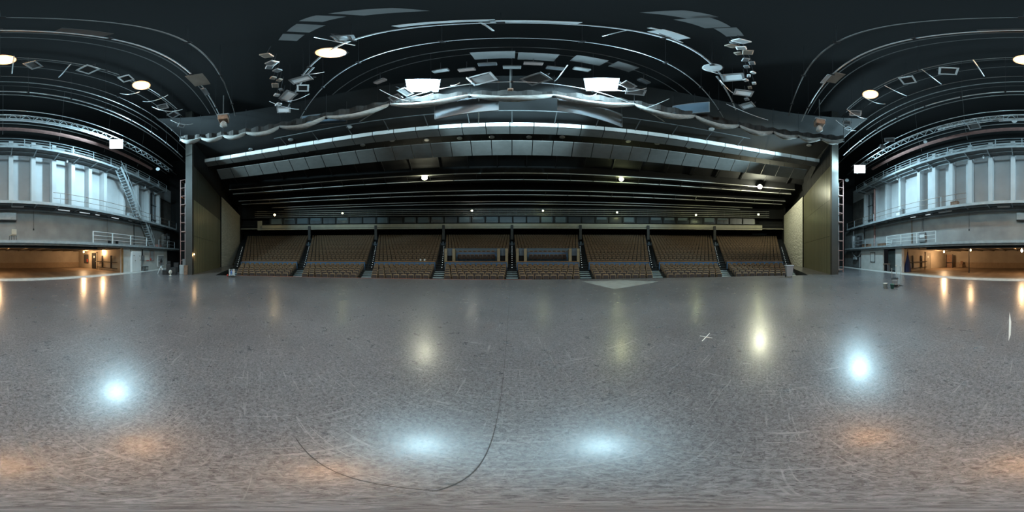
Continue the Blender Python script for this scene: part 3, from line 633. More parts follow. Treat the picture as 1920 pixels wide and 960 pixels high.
# ---- open steel towers at the portal edges
def tower(label, x, y, mx, h, shelves, extras):
    t = thing('steel_tower', label, 'tower', (x, y, 0))
    for dx in (-0.55, 0.55):
        for dy in (-0.3, 0.3): MB().mm(dx-0.035, dx+0.035, dy-0.035, dy+0.035, 0, h).build('upright', M['red_steel'], t)
    nlev = 10
    for i in range(nlev+1):
        z = 0.25+(h-0.3)*i/nlev
        mb = MB()
        for dy in (-0.3, 0.3): mb.mm(-0.55, 0.55, dy-0.025, dy+0.025, z-0.03, z+0.03)
        for dx in (-0.55, 0.55): mb.mm(dx-0.025, dx+0.025, -0.3, 0.3, z-0.03, z+0.03)
        mb.build('rung_frame', M['red_steel'], t)
    for i in shelves:
        z = 0.25+(h-0.3)*i/nlev; MB().mm(-0.52, 0.52, -0.28, 0.28, z+0.03, z+0.08).build('shelf', M['plate_brown'], t)
    for dx in (-0.3, 0.05, 0.3): MB().mm(dx-0.05, dx+0.05, 0.1, 0.16, 0.4, h-0.4).build('cable_duct', M['grey_metal'], t)
    return t
tower('open red-brown steel tower beside the dim olive wall and tripod', -15.9, -7.35, -1, 10.3, (0, 4, 7), None)
tower('open red-brown steel tower beside the bright olive wall and mop trolley', 15.95, -7.35, 1, 10.4, (0, 3, 5, 8), None)
bulb('tiny orange bulb on the jamb of the dim olive wall', (-13.8, -5.5, 1.85), 0.18, 3, 0.05)
bulb('tiny orange bulb high inside the tower beside the dim olive wall', (-15.8, -7.0, 8.1), 0.3, 3, 0.05)

# ---- floor objects, tripod corner
c = at_d(302, 15.8)
t = thing('tripod_stand', 'white-legged tripod with a black head on the stage near the dim tower', 'tripod', (c.x, c.y, 0))
for a in (90, 210, 330):
    MB().cyl((0, 0, 0.75), (0.36*cos(R(a)), 0.36*sin(R(a)), 0), 0.03, 0.022).build('leg', M['white_metal'], t)
MB().cyl((0, 0, 0.65), (0, 0, 1.1), 0.03).build('column', M['black_metal'], t); MB().rbox((0, 0, 1.18), (0.24, 0.2, 0.26), 0.03).build('head', M['black_metal'], t); MB().cyl((0, 0, 1.3), (0.1, 0.1, 1.45), 0.03).build('pan_handle', M['black_metal'], t)
def speaker(label, loc, rz, w, d, h):
    t = thing('loudspeaker', label, 'loudspeaker', loc, rz)
    MB().rbox((0, 0, h/2), (w, d, h), 0.03).build('cabinet_shell', M['black_metal'], t)
    MB().mm(-w*0.42, w*0.42, -d/2-0.012, -d/2, h*0.06, h*0.94).build('front_cloth', M['rubber'], t)
    MB().lathe([(w*0.3, 0), (w*0.28, 0.02), (w*0.1, 0.005)], 14).build('cone', M['grey_metal'], t).rotation_euler = (R(90), 0, 0)
    t.children[-1].location = (0, -d/2-0.012, h*0.35)
    return t
p = at_d(316, 14.9); speaker('black loudspeaker standing upright between the tripod and the dim tower', (p.x, p.y, 0), R(-60), 0.42, 0.4, 0.95)
p = at_d(309, 14.9); crate('black low flight case on the stage by the tripod feet', (p.x, p.y, 0), (0.5, 0.4, 0.35), M['black_metal'], R(30))
p = at_d(326, 15.0); crate('black flight case before the dim tower, next to the loudspeaker', (p.x, p.y, 0), (0.75, 0.5, 0.6), M['black_metal'], R(15))
p = at_d(331, 17.4); crate('tall black case behind the flight case near the dim tower', (p.x, p.y, 0), (0.55, 0.5, 0.95), M['black_metal'], R(15))
p = at_d(341, 15.4); crate('pale blue-grey box standing at the dim tower foot', (p.x, p.y, 0), (0.5, 0.45, 0.8), M['steel'], R(25))
p = at_d(347, 16.3); crate('grey cupboard box at the dim tower foot against the jamb', (p.x, p.y, 0), (0.6, 0.5, 1.35), M['grey_metal'], R(25))
p = at_d(348.5, 14.9); crate('brown box with a red side against the jamb of the dim olive wall', (p.x, p.y, 0), (0.3, 0.35, 0.8), M['brown_box'], R(20))
t = thing('desk_fan', 'small white round fan on the stage before the black cases', 'fan', at_d(319.5, 14.2))
MB().lathe([(0.14, 0), (0.13, 0.03), (0.03, 0.05), (0.03, 0.2)], 12).build('base', M['white_plastic'], t)
o = MB().lathe([(0.05, -0.06), (0.16, -0.05), (0.19, 0), (0.16, 0.05), (0.05, 0.06)], 14).build('cage', M['white_plastic'], t, True); o.location = (0, 0, 0.3); o.rotation_euler = (R(90), 0, R(-20))
MB().cyl((0, 0, -0.07), (0, 0, 0.07), 0.05).build('motor', M['black_metal'], t).location = (0, 0, 0.3)
t = thing('floor_lamp_head', 'white lamp unit and red pump on the floor under the bright tower', 'floor unit', (15.5, -6.75, 0))
MB().rbox((0, 0, 0.12), (0.7, 0.4, 0.24), 0.04).build('tray', M['white_plastic'], t); MB().cyl((-0.15, 0, 0.24), (-0.15, 0, 0.8), 0.09).build('cylinder', M['red'], t); MB().rbox((0.15, 0, 0.35), (0.25, 0.25, 0.25), 0.05).build('cover', M['white_metal'], t)
# white basket cart with coloured contents
t = thing('basket_cart', 'white wire basket cart with red and blue things at the stage edge', 'cart', (-13.1, -1.95, 0), R(8))
for x in (-0.28, 0.28):
    for y in (-0.2, 0.2):
        MB().tube([(x, y, 0.1), (x*1.1, y*1.1, 0.62)], 0.018).build('post', M['white_metal'], t); MB().lathe([(0.02, -0.02), (0.05, -0.02), (0.05, 0.02), (0.02, 0.02)], 10).build('wheel', M['rubber'], t).location = (x, y, 0.052)
        t.children[-1].rotation_euler = (R(90), 0, 0)
mb = MB()
for z in (0.2, 0.32, 0.44, 0.58): mb.tube([(-0.3, -0.22, z), (0.3, -0.22, z), (0.3, 0.22, z), (-0.3, 0.22, z)], 0.012, 5, True)
for i in range(7):
    x = -0.3+0.1*i
    for y in (-0.22, 0.22): mb.tube([(x, y, 0.2), (x, y, 0.58)], 0.008, 4)
mb.build('wire_basket', M['white_metal'], t); MB().mm(-0.3, 0.3, -0.22, 0.22, 0.18, 0.2).build('bottom_tray', M['white_metal'], t)
def bottle(label, loc, m, h=0.24, r=0.05):
    t = thing('bottle', label, 'bottle', loc); MB().lathe([(r, 0), (r, h*0.6), (r*0.4, h*0.78), (r*0.35, h*0.9)], 10).build('flask', m, t, True); MB().cyl((0, 0, h*0.9), (0, 0, h), r*0.42).build('cap', M['white_plastic'], t)
bottle('red spray bottle standing in the white basket cart', (-13.15, -1.85, 0.2), M['red'], 0.44, 0.08); bottle('blue bottle standing in the white basket cart', (-13.02, -1.98, 0.2), M['bluep'], 0.38, 0.08); bottle('white bottle standing in the white basket cart', (-12.95, -1.82, 0.2), M['white_plastic'], 0.4, 0.07)
t = thing('toy_ball', 'small red object on the floor at the side of the white basket cart', 'ball', (-13.35, -2.35, 0.0)); MB().lathe([(0.02, 0), (0.07, 0.03), (0.09, 0.09), (0.07, 0.15), (0.02, 0.18)], 12).build('shell', M['red'], t, True)
# wheelie bin
t = thing('wheelie_bin', 'grey plastic wheelie bin at the stage edge by the stone wall', 'bin', (12.9, -1.68, 0), R(-82))
mb = MB(); base = 0
for (w, d, z) in ((0.2, 0.2, 0.08), (0.29, 0.3, 0.9)):
    mb.v += [(-w, -d, z), (w, -d, z), (w, d, z), (-w, d, z)]
mb.f += [(3, 2, 1, 0), (4, 5, 6, 7)]+[(k, (k+1) % 4, 4+(k+1) % 4, 4+k) for k in range(4)]; mb.build('body_tub', M['bin'], t)
mb = MB(); mb.rbox((0, 0, 0.935), (0.66, 0.68, 0.07), 0.025); mb.build('lid', M['bin'], t); MB().tube([(-0.25, 0.36, 0.92), (0.25, 0.36, 0.92)], 0.02).build('handle', M['bin'], t)
for x in (-0.24, 0.24): MB().cyl((x-0.03, 0.2, 0.1), (x+0.03, 0.2, 0.1), 0.1, seg=14).build('wheel', M['rubber'], t)
# mop trolley and buckets
def bucket(label, loc, m, r, h):
    t = thing('bucket', label, 'bucket', loc)
    MB().lathe([(r*0.78, 0), (r*0.98, h*0.97), (r*1.05, h*0.97), (r*1.05, h), (r*0.93, h), (r*0.74, 0.02)], 18).build('tub', m, t, True)
    MB().tube([(r*cos(a), 0.02+r*1.02*0.3*sin(a), h*0.93-r*0.5*sin(a)*0.6) for a in [pi*i/8 for i in range(9)]], 0.006, 5).build('bail_handle', M['pipe'], t)
p = on_z(1660, 540, 0); bucket('white plastic bucket on the floor beside the mop trolley', p, M['white_plastic'], 0.125, 0.26)
p = on_z(1673, 541, 0); bucket('dark green bucket on the floor before the mop trolley', p, M['green'], 0.11, 0.24)
p = on_z(1677, 535.5, 0)
t = thing('mop_trolley', 'grey mop trolley tub with a wringer and tall wire handle on the stage', 'trolley', (p.x, p.y, 0), R(-42))
MB().mm(-0.3, 0.3, -0.18, 0.18, 0.09, 0.12).build('base_plate', M['grey_metal'], t)
mb = MB(); 
for (w, d, z) in ((0.24, 0.15, 0.12), (0.29, 0.19, 0.44)): mb.v += [(-w, -d, z), (w, -d, z), (w, d, z), (-w, d, z)]
mb.f += [(3, 2, 1, 0)]+[(k, (k+1) % 4, 4+(k+1) % 4, 4+k) for k in range(4)]; mb.build('tub', M['grey_metal'], t)
MB().mm(-0.3, 0.3, -0.2, 0.2, 0.43, 0.45).build('rim', M['black_metal'], t)
MB().rbox((-0.36, 0.0, 0.24), (0.16, 0.3, 0.3), 0.03).build('side_bucket', M['grey_metal'], t)
MB().tube([(0.27, 0.15, 0.44), (0.27, 0.15, 0.98), (-0.27, 0.15, 0.98), (-0.27, 0.15, 0.44)], 0.012).build('handle_frame', M['pipe'], t)
for x in (-0.25, 0.25):
    for y in (-0.15, 0.15): MB().cyl((x-0.015, y, 0.045), (x+0.015, y, 0.045), 0.045).build('caster', M['rubber'], t)
q = on_z(1689, 535, 0)
for (lb, pp, top) in (('grey mop handle leaning against the mop trolley tub', on_z(1681, 536, 0), 1.15), ('steel mop handle with a flat head beside the mop trolley', on_z(1689, 535.5, 0), 1.12)):
    t = thing('mop', lb, 'mop', pp); MB().cyl((0, 0, 0.06), (0.02, 0.02, top), 0.013).build('pole', M['pipe'], t); MB().rbox((0, 0, 0.03), (0.3, 0.1, 0.05), 0.01).build('head', M['grey_metal'], t); MB().rbox((0.02, 0.02, top), (0.1, 0.05, 0.06), 0.01).build('grip', M['white_plastic'], t)

# ================================================================ OVERHEAD RIG OF THE STAGE
def hpipe(label, x0, x1, y, z, r, m, clamps=6):
    t = thing('hanging_pipe', label, 'pipe batten', ((x0+x1)/2, y, z)); L = x1-x0
    MB().tube([(-L/2, 0, 0), (L/2, 0, 0)], r, 8).build('tube', m, t)
    for i in range(clamps):
        x = -L/2+L*(i+0.5)/clamps; MB().mm(x-0.04, x+0.04, -0.07, 0.07, -0.07, 0.07).build('clamp', M['black_metal'], t); MB().tube([(x, 0, 0), (x, 0, 19.7-z)], 0.006, 4).build('wire', M['black_metal'], t)
    return t
hpipe('long bare steel batten nearest overhead on the seating side', -5.3, 5.1, 1.45, 12.0, 0.032, M['pipe'], 5)
hpipe('short bare batten end above the fixture cluster on the basket cart side', -8.3, -4.2, 1.55, 11.9, 0.035, M['pipe'], 2)
hpipe('short bare batten end above the round work lamp', 4.9, 8.0, 1.6, 11.9, 0.035, M['pipe'], 2)
hpipe('thin steel batten just in front of the orange lamp row on the seating side', -9.0, 9.0, 2.45, 12.0, 0.02, M['pipe'], 8)
hpipe('steel batten carrying the two cold floodlights', -7.2, 7.2, 5.3, 11.35, 0.03, M['pipe'], 5)
hpipe('dim steel batten nearest overhead on the bay side', -8.8, 8.8, -1.12, 12.0, 0.025, M['pipe_dark'], 7)
hpipe('red-tinged steel batten behind the nearest dim batten', -9.3, 9.3, -1.95, 12.0, 0.03, M['pipe'], 6)
hpipe('dark batten carrying the row of warm lamps', -7.5, 7.5, -3.95, 12.45, 0.03, M['pipe_dark'], 5)
hpipe('low steel batten with short chains crossing behind the warm lamps', -13.4, 13.0, -6.5, 12.05, 0.035, M['pipe'], 14)
hpipe('dark batten above the low chained batten', -12.0, 12.0, -5.4, 12.4, 0.025, M['pipe_dark'], 5)

# gathered border curtain (one hanging run) and its swags
def ell(t, a=EA, b=EB): return Vector((a*sin(t), EY+b*cos(t), 0))
cur = thing('border_curtain', 'dark drum curtain gathered into pale swags around the overhead rig', 'curtain', (0, EY, 10.9))
angs = [R(a) for a in (-107, -98, -88, -78, -64, -47, -28, -9, 9, 28, 46, 62, 76, 87, 97, 107)]
mb = MB(); n = 200; t0, t1 = angs[0], angs[-1]
for i in range(n+1):
    t = t0+(t1-t0)*i/n; k = 1+0.008*sin(t*70)
    p = ell(t, EA*k, EB*k); mb.v += [(p.x, p.y-EY, 0.15), (p.x*1.0, p.y-EY, 0.8)]
for i in range(n): mb.f.append((2*i, 2*i+2, 2*i+3, 2*i+1))
mb.build('drape', M['drape'], cur)
for a, b in zip(angs[:-1], angs[1:]):
    mb = MB(); m_ = 14; sg = 8; w = (b-a)
    for i in range(m_+1):
        f = i/m_; t = a+w*f; p = ell(t); sag = 0.5*4*f*(1-f)*min(1.0, abs(w)/0.33); fat = 0.12+0.13*(4*f*(1-f))**0.7
        rad = Vector((sin(t), cos(t), 0))
        for k in range(sg):
            g = 2*pi*k/sg; rr = fat*(1+0.25*cos(3*g+f*5)); q = p+rad*rr*0.7*cos(g); mb.v.append((q.x, q.y-EY, 0.28-sag+rr*sin(g)*0.9))
    for i in range(m_):
        for k in range(sg): l = (k+1) % sg; mb.f.append((i*sg+k, i*sg+l, (i+1)*sg+l, (i+1)*sg+k))
    mb.build('swag', M['swag'], cur, True)
for t in angs:
    p = ell(t); MB().mm(p.x-0.06, p.x+0.06, p.y-EY-0.06, p.y-EY+0.06, 0.1, 0.55).build('tie', M['black_metal'], cur); MB().tube([(p.x, p.y-EY, 0.5), (p.x, p.y-EY, 3.5)], 0.012, 4).build('hanger', M['black_metal'], cur)
# winch boxes hanging at the curtain's two back corners
for lb, px, py in (('rusty winch box hanging at the curtain corner above the dim olive wall', 420, 228), ('rusty winch box hanging at the curtain corner above the bright olive wall', 1535, 236)):
    p = on_z(px, py, 10.9); p.x *= 0.985
    t = thing('hanging_winch', lb, 'winch', p); MB().rbox((0, 0, 0.15), (0.55, 0.5, 0.5), 0.03).build('housing', M['brown_box'], t); MB().rbox((0, 0, 0.48), (0.5, 0.6, 0.14), 0.02).build('lid', M['grey_metal'], t); MB().lathe([(0.05, -0.75), (0.2, -0.6), (0.16, -0.3), (0.07, -0.1)], 10).build('cloth_bundle', M['swag'], t, True); MB().cyl((0, 0, 0.5), (0, 0, 3.4), 0.03).build('rod', M['pipe_dark'], t)

# --- lamps
def lamp_head(name, label, cat, loc, d, size, face, body='grey_metal', yoke=True, deep=0.35):
    """box floodlight whose glass looks along d"""
    t = thing(name, label, cat, loc, rot=aim(d)); w, h = size
    mb = MB(); z1 = deep
    mb.v += [(-w/2, -h/2, 0), (w/2, -h/2, 0), (w/2, h/2, 0), (-w/2, h/2, 0), (-w*0.3, -h*0.3, z1), (w*0.3, -h*0.3, z1), (w*0.3, h*0.3, z1), (-w*0.3, h*0.3, z1)]
    mb.f += [(4, 5, 6, 7)]+[(k, (k+1) % 4, 4+(k+1) % 4, 4+k) for k in range(4)]; mb.build('housing', M[body], t)
    fr = MB(); b = 0.05*max(w, h)+0.02
    fr.mm(-w/2-0.02, -w/2+b, -h/2-0.02, h/2+0.02, -0.05, 0.01); fr.mm(w/2-b, w/2+0.02, -h/2-0.02, h/2+0.02, -0.05, 0.01); fr.mm(-w/2, w/2, -h/2-0.02, -h/2+b, -0.05, 0.01); fr.mm(-w/2, w/2, h/2-b, h/2+0.02, -0.05, 0.01)
    fr.build('front_frame', M['white_metal'] if face == 'booth_glass' else M[body], t)
    if face == 'e_blue':
        MB().mm(-w/2+b, w/2-b, -h/2+b, h/2-b, -0.02, 0.0).build('bloom_disc', M['e_bloom_blue'], t); MB().lathe([(w*0.27, -0.04), (w*0.28, -0.022)], 18, sy=0.75).build('lens', M[face], t)  # glowing panel behind the lens imitates bloom
    else: MB().mm(-w/2+b, w/2-b, -h/2+b, h/2-b, -0.02, 0.0).build('lens', M[face], t)
    if yoke:
        k = w/2+0.05; MB().tube([(-k, 0, 0.05), (-k, 0, deep+0.16), (k, 0, deep+0.16), (k, 0, 0.05)], 0.018, 5).build('yoke', M['black_metal'], t)
        MB().mm(-0.05, 0.05, -0.05, 0.05, deep+0.12, deep+0.34).build('clamp', M['black_metal'], t)
    return t
def round_lamp(name, label, cat, loc, d, r, face, body='black_metal'):
    t = thing(name, label, cat, loc, rot=aim(d))
    MB().lathe([(r, 0), (r*1.05, 0.02), (r*0.95, 0.1), (r*0.55, 0.28), (r*0.3, 0.4), (r*0.28, 0.5)], 20).build('reflector_shell', M[body], t, True)
    rim = {'e_orange': 'e_bloom_orange', 'e_green': 'e_bloom_green', 'e_rear': 'e_bloom_green', 'e_white': 'e_bloom_green', 'e_rear_white': 'e_bloom_green'}.get(face)
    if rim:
        MB().lathe([(r*0.96, -0.005), (r*0.98, 0.0)], 20).build('bloom_disc', M[rim], t); MB().lathe([(r*0.55, -0.025), (r*0.57, -0.01)], 18).build('lens', M[face], t)  # glowing disc around the lens imitates bloom
    else: MB().lathe([(r*0.96, -0.015), (r*0.98, -0.005)], 20).build('lens', M[face], t)
    MB().tube([(-r-0.04, 0, 0.05), (-r-0.04, 0, 0.62), (r+0.04, 0, 0.62), (r+0.04, 0, 0.05)], 0.018, 5).build('yoke', M['black_metal'], t)
    MB().mm(-0.05, 0.05, -0.05, 0.05, 0.58, 0.8).build('clamp', M['black_metal'], t)
    return t
BLUE = (0.52, 0.83, 0.98); ORG = (1.0, 0.56, 0.24); GRN = (0.92, 1.0, 0.5)
eye = Vector((0, 0, H))
for (px, py, z, lb, e) in ((793, 160, 11.9, 'dazzling cold floodlight nearer the basket cart over the front stage', 1600), (1128, 158, 11.9, 'dazzling cold floodlight nearer the wheelie bin over the front stage', 1600)):
    p = on_z(px, py, z); d = (eye-p); d.z *= 1.6
    lamp_head('hanging_floodlight', lb, 'floodlight', p, d, (1.15, 0.9), 'e_blue'); q = p+Vector((0, 0.8, 0.3)); spot('strip_fill_spot', q, Vector((-p.x*0.35, 5.6, 2.3)), BLUE, 4500, 74, 0.6, 0.25); point('cold_flood', p+d.normalized()*0.45, BLUE, e, 0.35)  # added spot off the housing brightens the front ceiling strip
p = on_z(218, 270, 11.6); d = Vector((0.35, 0.15, -1)); lamp_head('hanging_floodlight', 'dazzling cold floodlight on the truss above the zigzag stair', 'floodlight', p, (eye-p), (0.95, 0.8), 'e_blue'); spot('strip_fill_spot', p+(eye-p).normalized()*0.35+Vector((0, 0, 0.3)), Vector((-17.5, 3.5, 13.6) if p.x < 0 else (17.5, 3.5, 13.6))-p, BLUE, 14000, 60, 0.8, 0.3); point('cold_flood', p+(eye-p).normalized()*0.4, BLUE, 3300, 0.3)  # extra spot added here to light the strip end
p = on_z(1612, 317, 10.5); lamp_head('hanging_floodlight', 'dazzling cold floodlight on the truss end by the bright tower', 'floodlight', p, (eye-p), (0.95, 0.8), 'e_blue'); spot('strip_fill_spot', p+(eye-p).normalized()*0.35+Vector((0, 0, 0.3)), Vector((-17.5, 3.5, 13.6) if p.x < 0 else (17.5, 3.5, 13.6))-p, BLUE, 14000, 60, 0.8, 0.3); point('cold_flood', p+(eye-p).normalized()*0.4, BLUE, 3300, 0.3)  # extra spot added here too, for the opposite strip end
for (px, py, lb) in ((5, 112, 'round warm lamp at the middle of the warm lamp row'), (265, 160, 'round warm lamp at the zigzag stair end of the warm row'), (1632, 177, 'round warm lamp at the bright tower end of the warm row'), (620, 99, 'round warm lamp on the short batten on the seating side')):
    p = on_z(px, py, 12.0); d = (eye-p); d.z *= 1.5
    round_lamp('hanging_lamp', lb, 'stage lamp', p, d, 0.34, 'e_orange'); spot('warm_flood', p+d.normalized()*0.12, d, ORG, 40, 150, 0.6, 0.22)
# dark box lamps on the battens
nb = 0
for (px, py, z, w, h, lb, face) in (
    (165, 130, 11.8, 0.5, 0.45, 'white-framed box lamp hanging between the first two warm lamps', 'booth_glass'),
    (1702, 150, 11.6, 0.5, 0.45, 'white-framed box lamp nearest the bright-tower warm lamp', 'booth_glass'),
    (1778, 133, 11.7, 0.52, 0.46, 'white-framed box lamp farther from the bright-tower warm lamp', 'booth_glass'),
    (236, 147, 11.9, 0.4, 0.4, 'small pale box lamp beside the zigzag-stair warm lamp', 'booth_glass'),
    (62, 122, 11.9, 0.45, 0.35, 'dim box lamp next to the middle warm lamp', 'plate'),
    (904, 148, 11.4, 0.85, 0.6, 'large dim box lamp between the cold floodlights, basket cart half', 'plate'),
    (1005, 148, 11.4, 0.8, 0.6, 'large dim box lamp between the cold floodlights, wheelie bin half', 'plate'),
    (742, 183, 11.2, 0.5, 0.35, 'grey box lamp below the cold floodlight on the cart side', 'plate'),
    (760, 172, 11.3, 0.6, 0.35, 'pale-backed box lamp right under the cart-side cold floodlight', 'plate'),
    (1192, 172, 11.2, 0.7, 0.4, 'pale-backed box lamp beside the bin-side cold floodlight', 'plate'),
    (1178, 160, 11.4, 0.55, 0.35, 'small box lamp past the bin-side cold floodlight', 'plate'),
    (305, 200, 11.6, 0.5, 0.35, 'box lamp with warm-lit top near the zigzag-stair warm lamp', 'plate'),
    (325, 215, 11.4, 0.5, 0.4, 'dark box lamp hanging low near the dim winch box', 'black_metal'),
    (340, 235, 11.2, 0.35, 0.3, 'pale small box lamp lowest near the dim winch box', 'plate'),
    (1604, 212, 11.4, 0.55, 0.4, 'dark box lamp under the bright-tower warm lamp', 'plate'),
    (1588, 230, 11.2, 0.4, 0.3, 'pale small box lamp lowest near the bright winch box', 'plate'),
    (564, 149, 11.8, 0.75, 0.35, 'pale box lamp highest in the cart-side fixture cluster', 'plate_light'),
    (540, 180, 11.6, 0.8, 0.5, 'pale box lamp in the middle of the cart-side fixture cluster', 'plate_light'),
    (532, 206, 11.2, 0.6, 0.4, 'pale box lamp lowest in the cart-side fixture cluster', 'plate_light'),
    (1374, 145, 11.8, 0.7, 0.5, 'pale box lamp highest in the bin-side fixture cluster', 'plate_light'),
    (1394, 174, 11.5, 0.7, 0.4, 'pale box lamp in the middle of the bin-side fixture cluster', 'plate_light'),
    (1401, 198, 11.2, 0.6, 0.4, 'pale box lamp lowest in the bin-side fixture cluster', 'plate_light'),
    (568, 165, 11.6, 0.4, 0.45, 'dark box lamp behind the cart-side pale lamps', 'booth_glass'),
    (645, 72, 12.1, 0.4, 0.3, 'pale box lamp at the end of the long batten near the lone warm lamp', 'plate_light'),
    (1826, 236, 12.1, 0.75, 0.6, 'square pale flood panel hanging over the upper catwalk', 'plate'),
    (1590, 240, 11.9, 0.35, 0.3, 'tiny dark lamp on the low chained batten', 'plate'),
    (1668, 262, 11.6, 0.7, 0.35, 'grey box lamp on the truss by the upper catwalk', 'plate'),
    (1655, 275, 11.4, 0.4, 0.35, 'dark box lamp on the truss near the bright-tower floodlight', 'plate')):
    p = on_z(px, py, z); d = (eye-p); d = d.normalized()+Vector((random.uniform(-0.5, 0.5), random.uniform(-0.5, 0.5), -0.2))
    lamp_head('hanging_box_lamp', lb, 'box lamp', p, d, (w, h), face, 'grey_metal', True, 0.3); nb += 1
for (px, py, z, r, lb) in ((1336, 127, 11.9, 0.28, 'round grey work lamp beside the bin-side fixture cluster'), (1735, 266, 11.8, 0.14, 'round reflector lamp on the truss near the square flood panel'), (1902, 227, 12.2, 0.16, 'round reflector lamp on the white cable tray'), (296, 317, 11.3, 0.2, 'white lamp with open shutters at the truss end by the dim tower'), (1588, 338, 10.6, 0.2, 'white lamp with open shutters below the bright-tower floodlight')):
    p = on_z(px, py, z); round_lamp('hanging_round_lamp', lb, 'round lamp', p, (eye-p), r, 'plate_light', 'grey_metal')
# cable loops
def loop(label, a, b, sag, r=0.018, m='pipe', n=14):
    a = Vector(a); b = Vector(b); pts = []
    for i in range(n+1):
        f = i/n; p = a.lerp(b, f); p.z -= sag*4*f*(1-f); pts.append(p)
    tag(MB().tube(pts, r, 5).build('hanging_cable', M[m]), label, 'cable')
LP = [((712, 168, 11.6), (770, 190, 11.2), 0.5, 'white cable loop under the cart-side cold floodlight'), ((755, 187, 11.4), (812, 175, 11.4), 0.35, 'pale cable loop from the cart-side floodlight to the curtain'),
      ((845, 160, 11.5), (862, 155, 11.5), 0.25, 'small ring cable right of the cart-side cold floodlight'), ((875, 145, 11.6), (893, 155, 11.4), 0.5, 'pale cable drop beside the large dim box lamp, cart half'),
      ((1040, 152, 11.5), (1064, 122, 11.7), 0.5, 'pale cable loop beside the large dim box lamp, bin half'), ((1092, 178, 11.2), (1118, 176, 11.4), 0.4, 'orange-lit cable loop under the bin-side cold floodlight'),
      ((1152, 168, 11.4), (1212, 165, 11.4), 0.6, 'long pale cable loop past the bin-side cold floodlight'), ((1200, 205, 11.0), (1255, 185, 11.1), 0.3, 'thin cable hanging below the curtain on the bin side'),
      ((1320, 130, 11.8), (1362, 142, 11.7), 0.2, 'cable curve around the round grey work lamp'), ((1350, 150, 11.7), (1378, 176, 11.5), 0.5, 'cable curve among the bin-side fixture cluster'),
      ((1362, 195, 11.2), (1440, 225, 10.7), 0.4, 'thin cable under the bin-side swags'), ((540, 190, 11.4), (580, 176, 11.6), 0.35, 'cable curve around the cart-side fixture cluster'),
      ((505, 190, 11.3), (560, 205, 11.1), 0.4, 'thin cable under the cart-side fixture cluster'), ((565, 140, 11.9), (608, 135, 11.9), 0.2, 'red-brown cable branching off the cart-side short batten'),
      ((225, 175, 11.8), (262, 172, 11.8), 0.4, 'orange-lit cable below the zigzag-stair warm lamp'), ((268, 190, 11.7), (315, 178, 11.7), 0.55, 'orange-lit cable loop by the box lamp with warm-lit top'), ((285, 200, 11.5), (342, 205, 11.4), 0.7, 'long dim cable loop near the dim winch box'),
      ((320, 225, 11.2), (362, 232, 11.0), 0.5, 'dim cable loop lowest near the dim winch box'), ((110, 145, 11.9), (133, 120, 11.9), 0.25, 'dim cable beside the white-framed box lamp of the first pair'), ((26, 105, 11.9), (22, 138, 11.6), 0.15, 'orange-lit short cable by the middle warm lamp'),
      ((1617, 180, 11.8), (1660, 195, 11.6), 0.5, 'bright orange-lit cable loop below the bright-tower warm lamp'), ((1588, 205, 11.5), (1625, 222, 11.3), 0.45, 'orange-lit cable loop under the dark box lamp'), ((1567, 225, 11.2), (1605, 245, 11.0), 0.5, 'dim cable loop near the bright winch box'),
      ((1658, 160, 11.8), (1700, 180, 11.6), 0.2, 'orange-lit cable by the white-framed box lamp near the bright tower'), ((1728, 130, 11.9), (1765, 158, 11.7), 0.2, 'thin cable between the two white-framed box lamps'), ((1824, 112, 12.0), (1845, 143, 11.8), 0.15, 'thin straight cable by the farther white-framed lamp'),
      ((590, 70, 12.1), (665, 85, 12.0), 0.3, 'cable under the lone warm lamp batten end'), ((1232, 62, 12.1), (1280, 80, 12.0), 0.15, 'thin diagonal cable under the long batten, bin half'), ((1130, 68, 12.1), (1175, 57, 12.1), 0.1, 'bright straight cable stub off the long batten, bin half'), ((900, 42, 12.1), (925, 58, 12.0), 0.1, 'bright cable stub off the long batten, cart half')]
for a, b, sag, lb in LP: loop(lb, on_z(*a), on_z(*b), sag*0.6, 0.02)
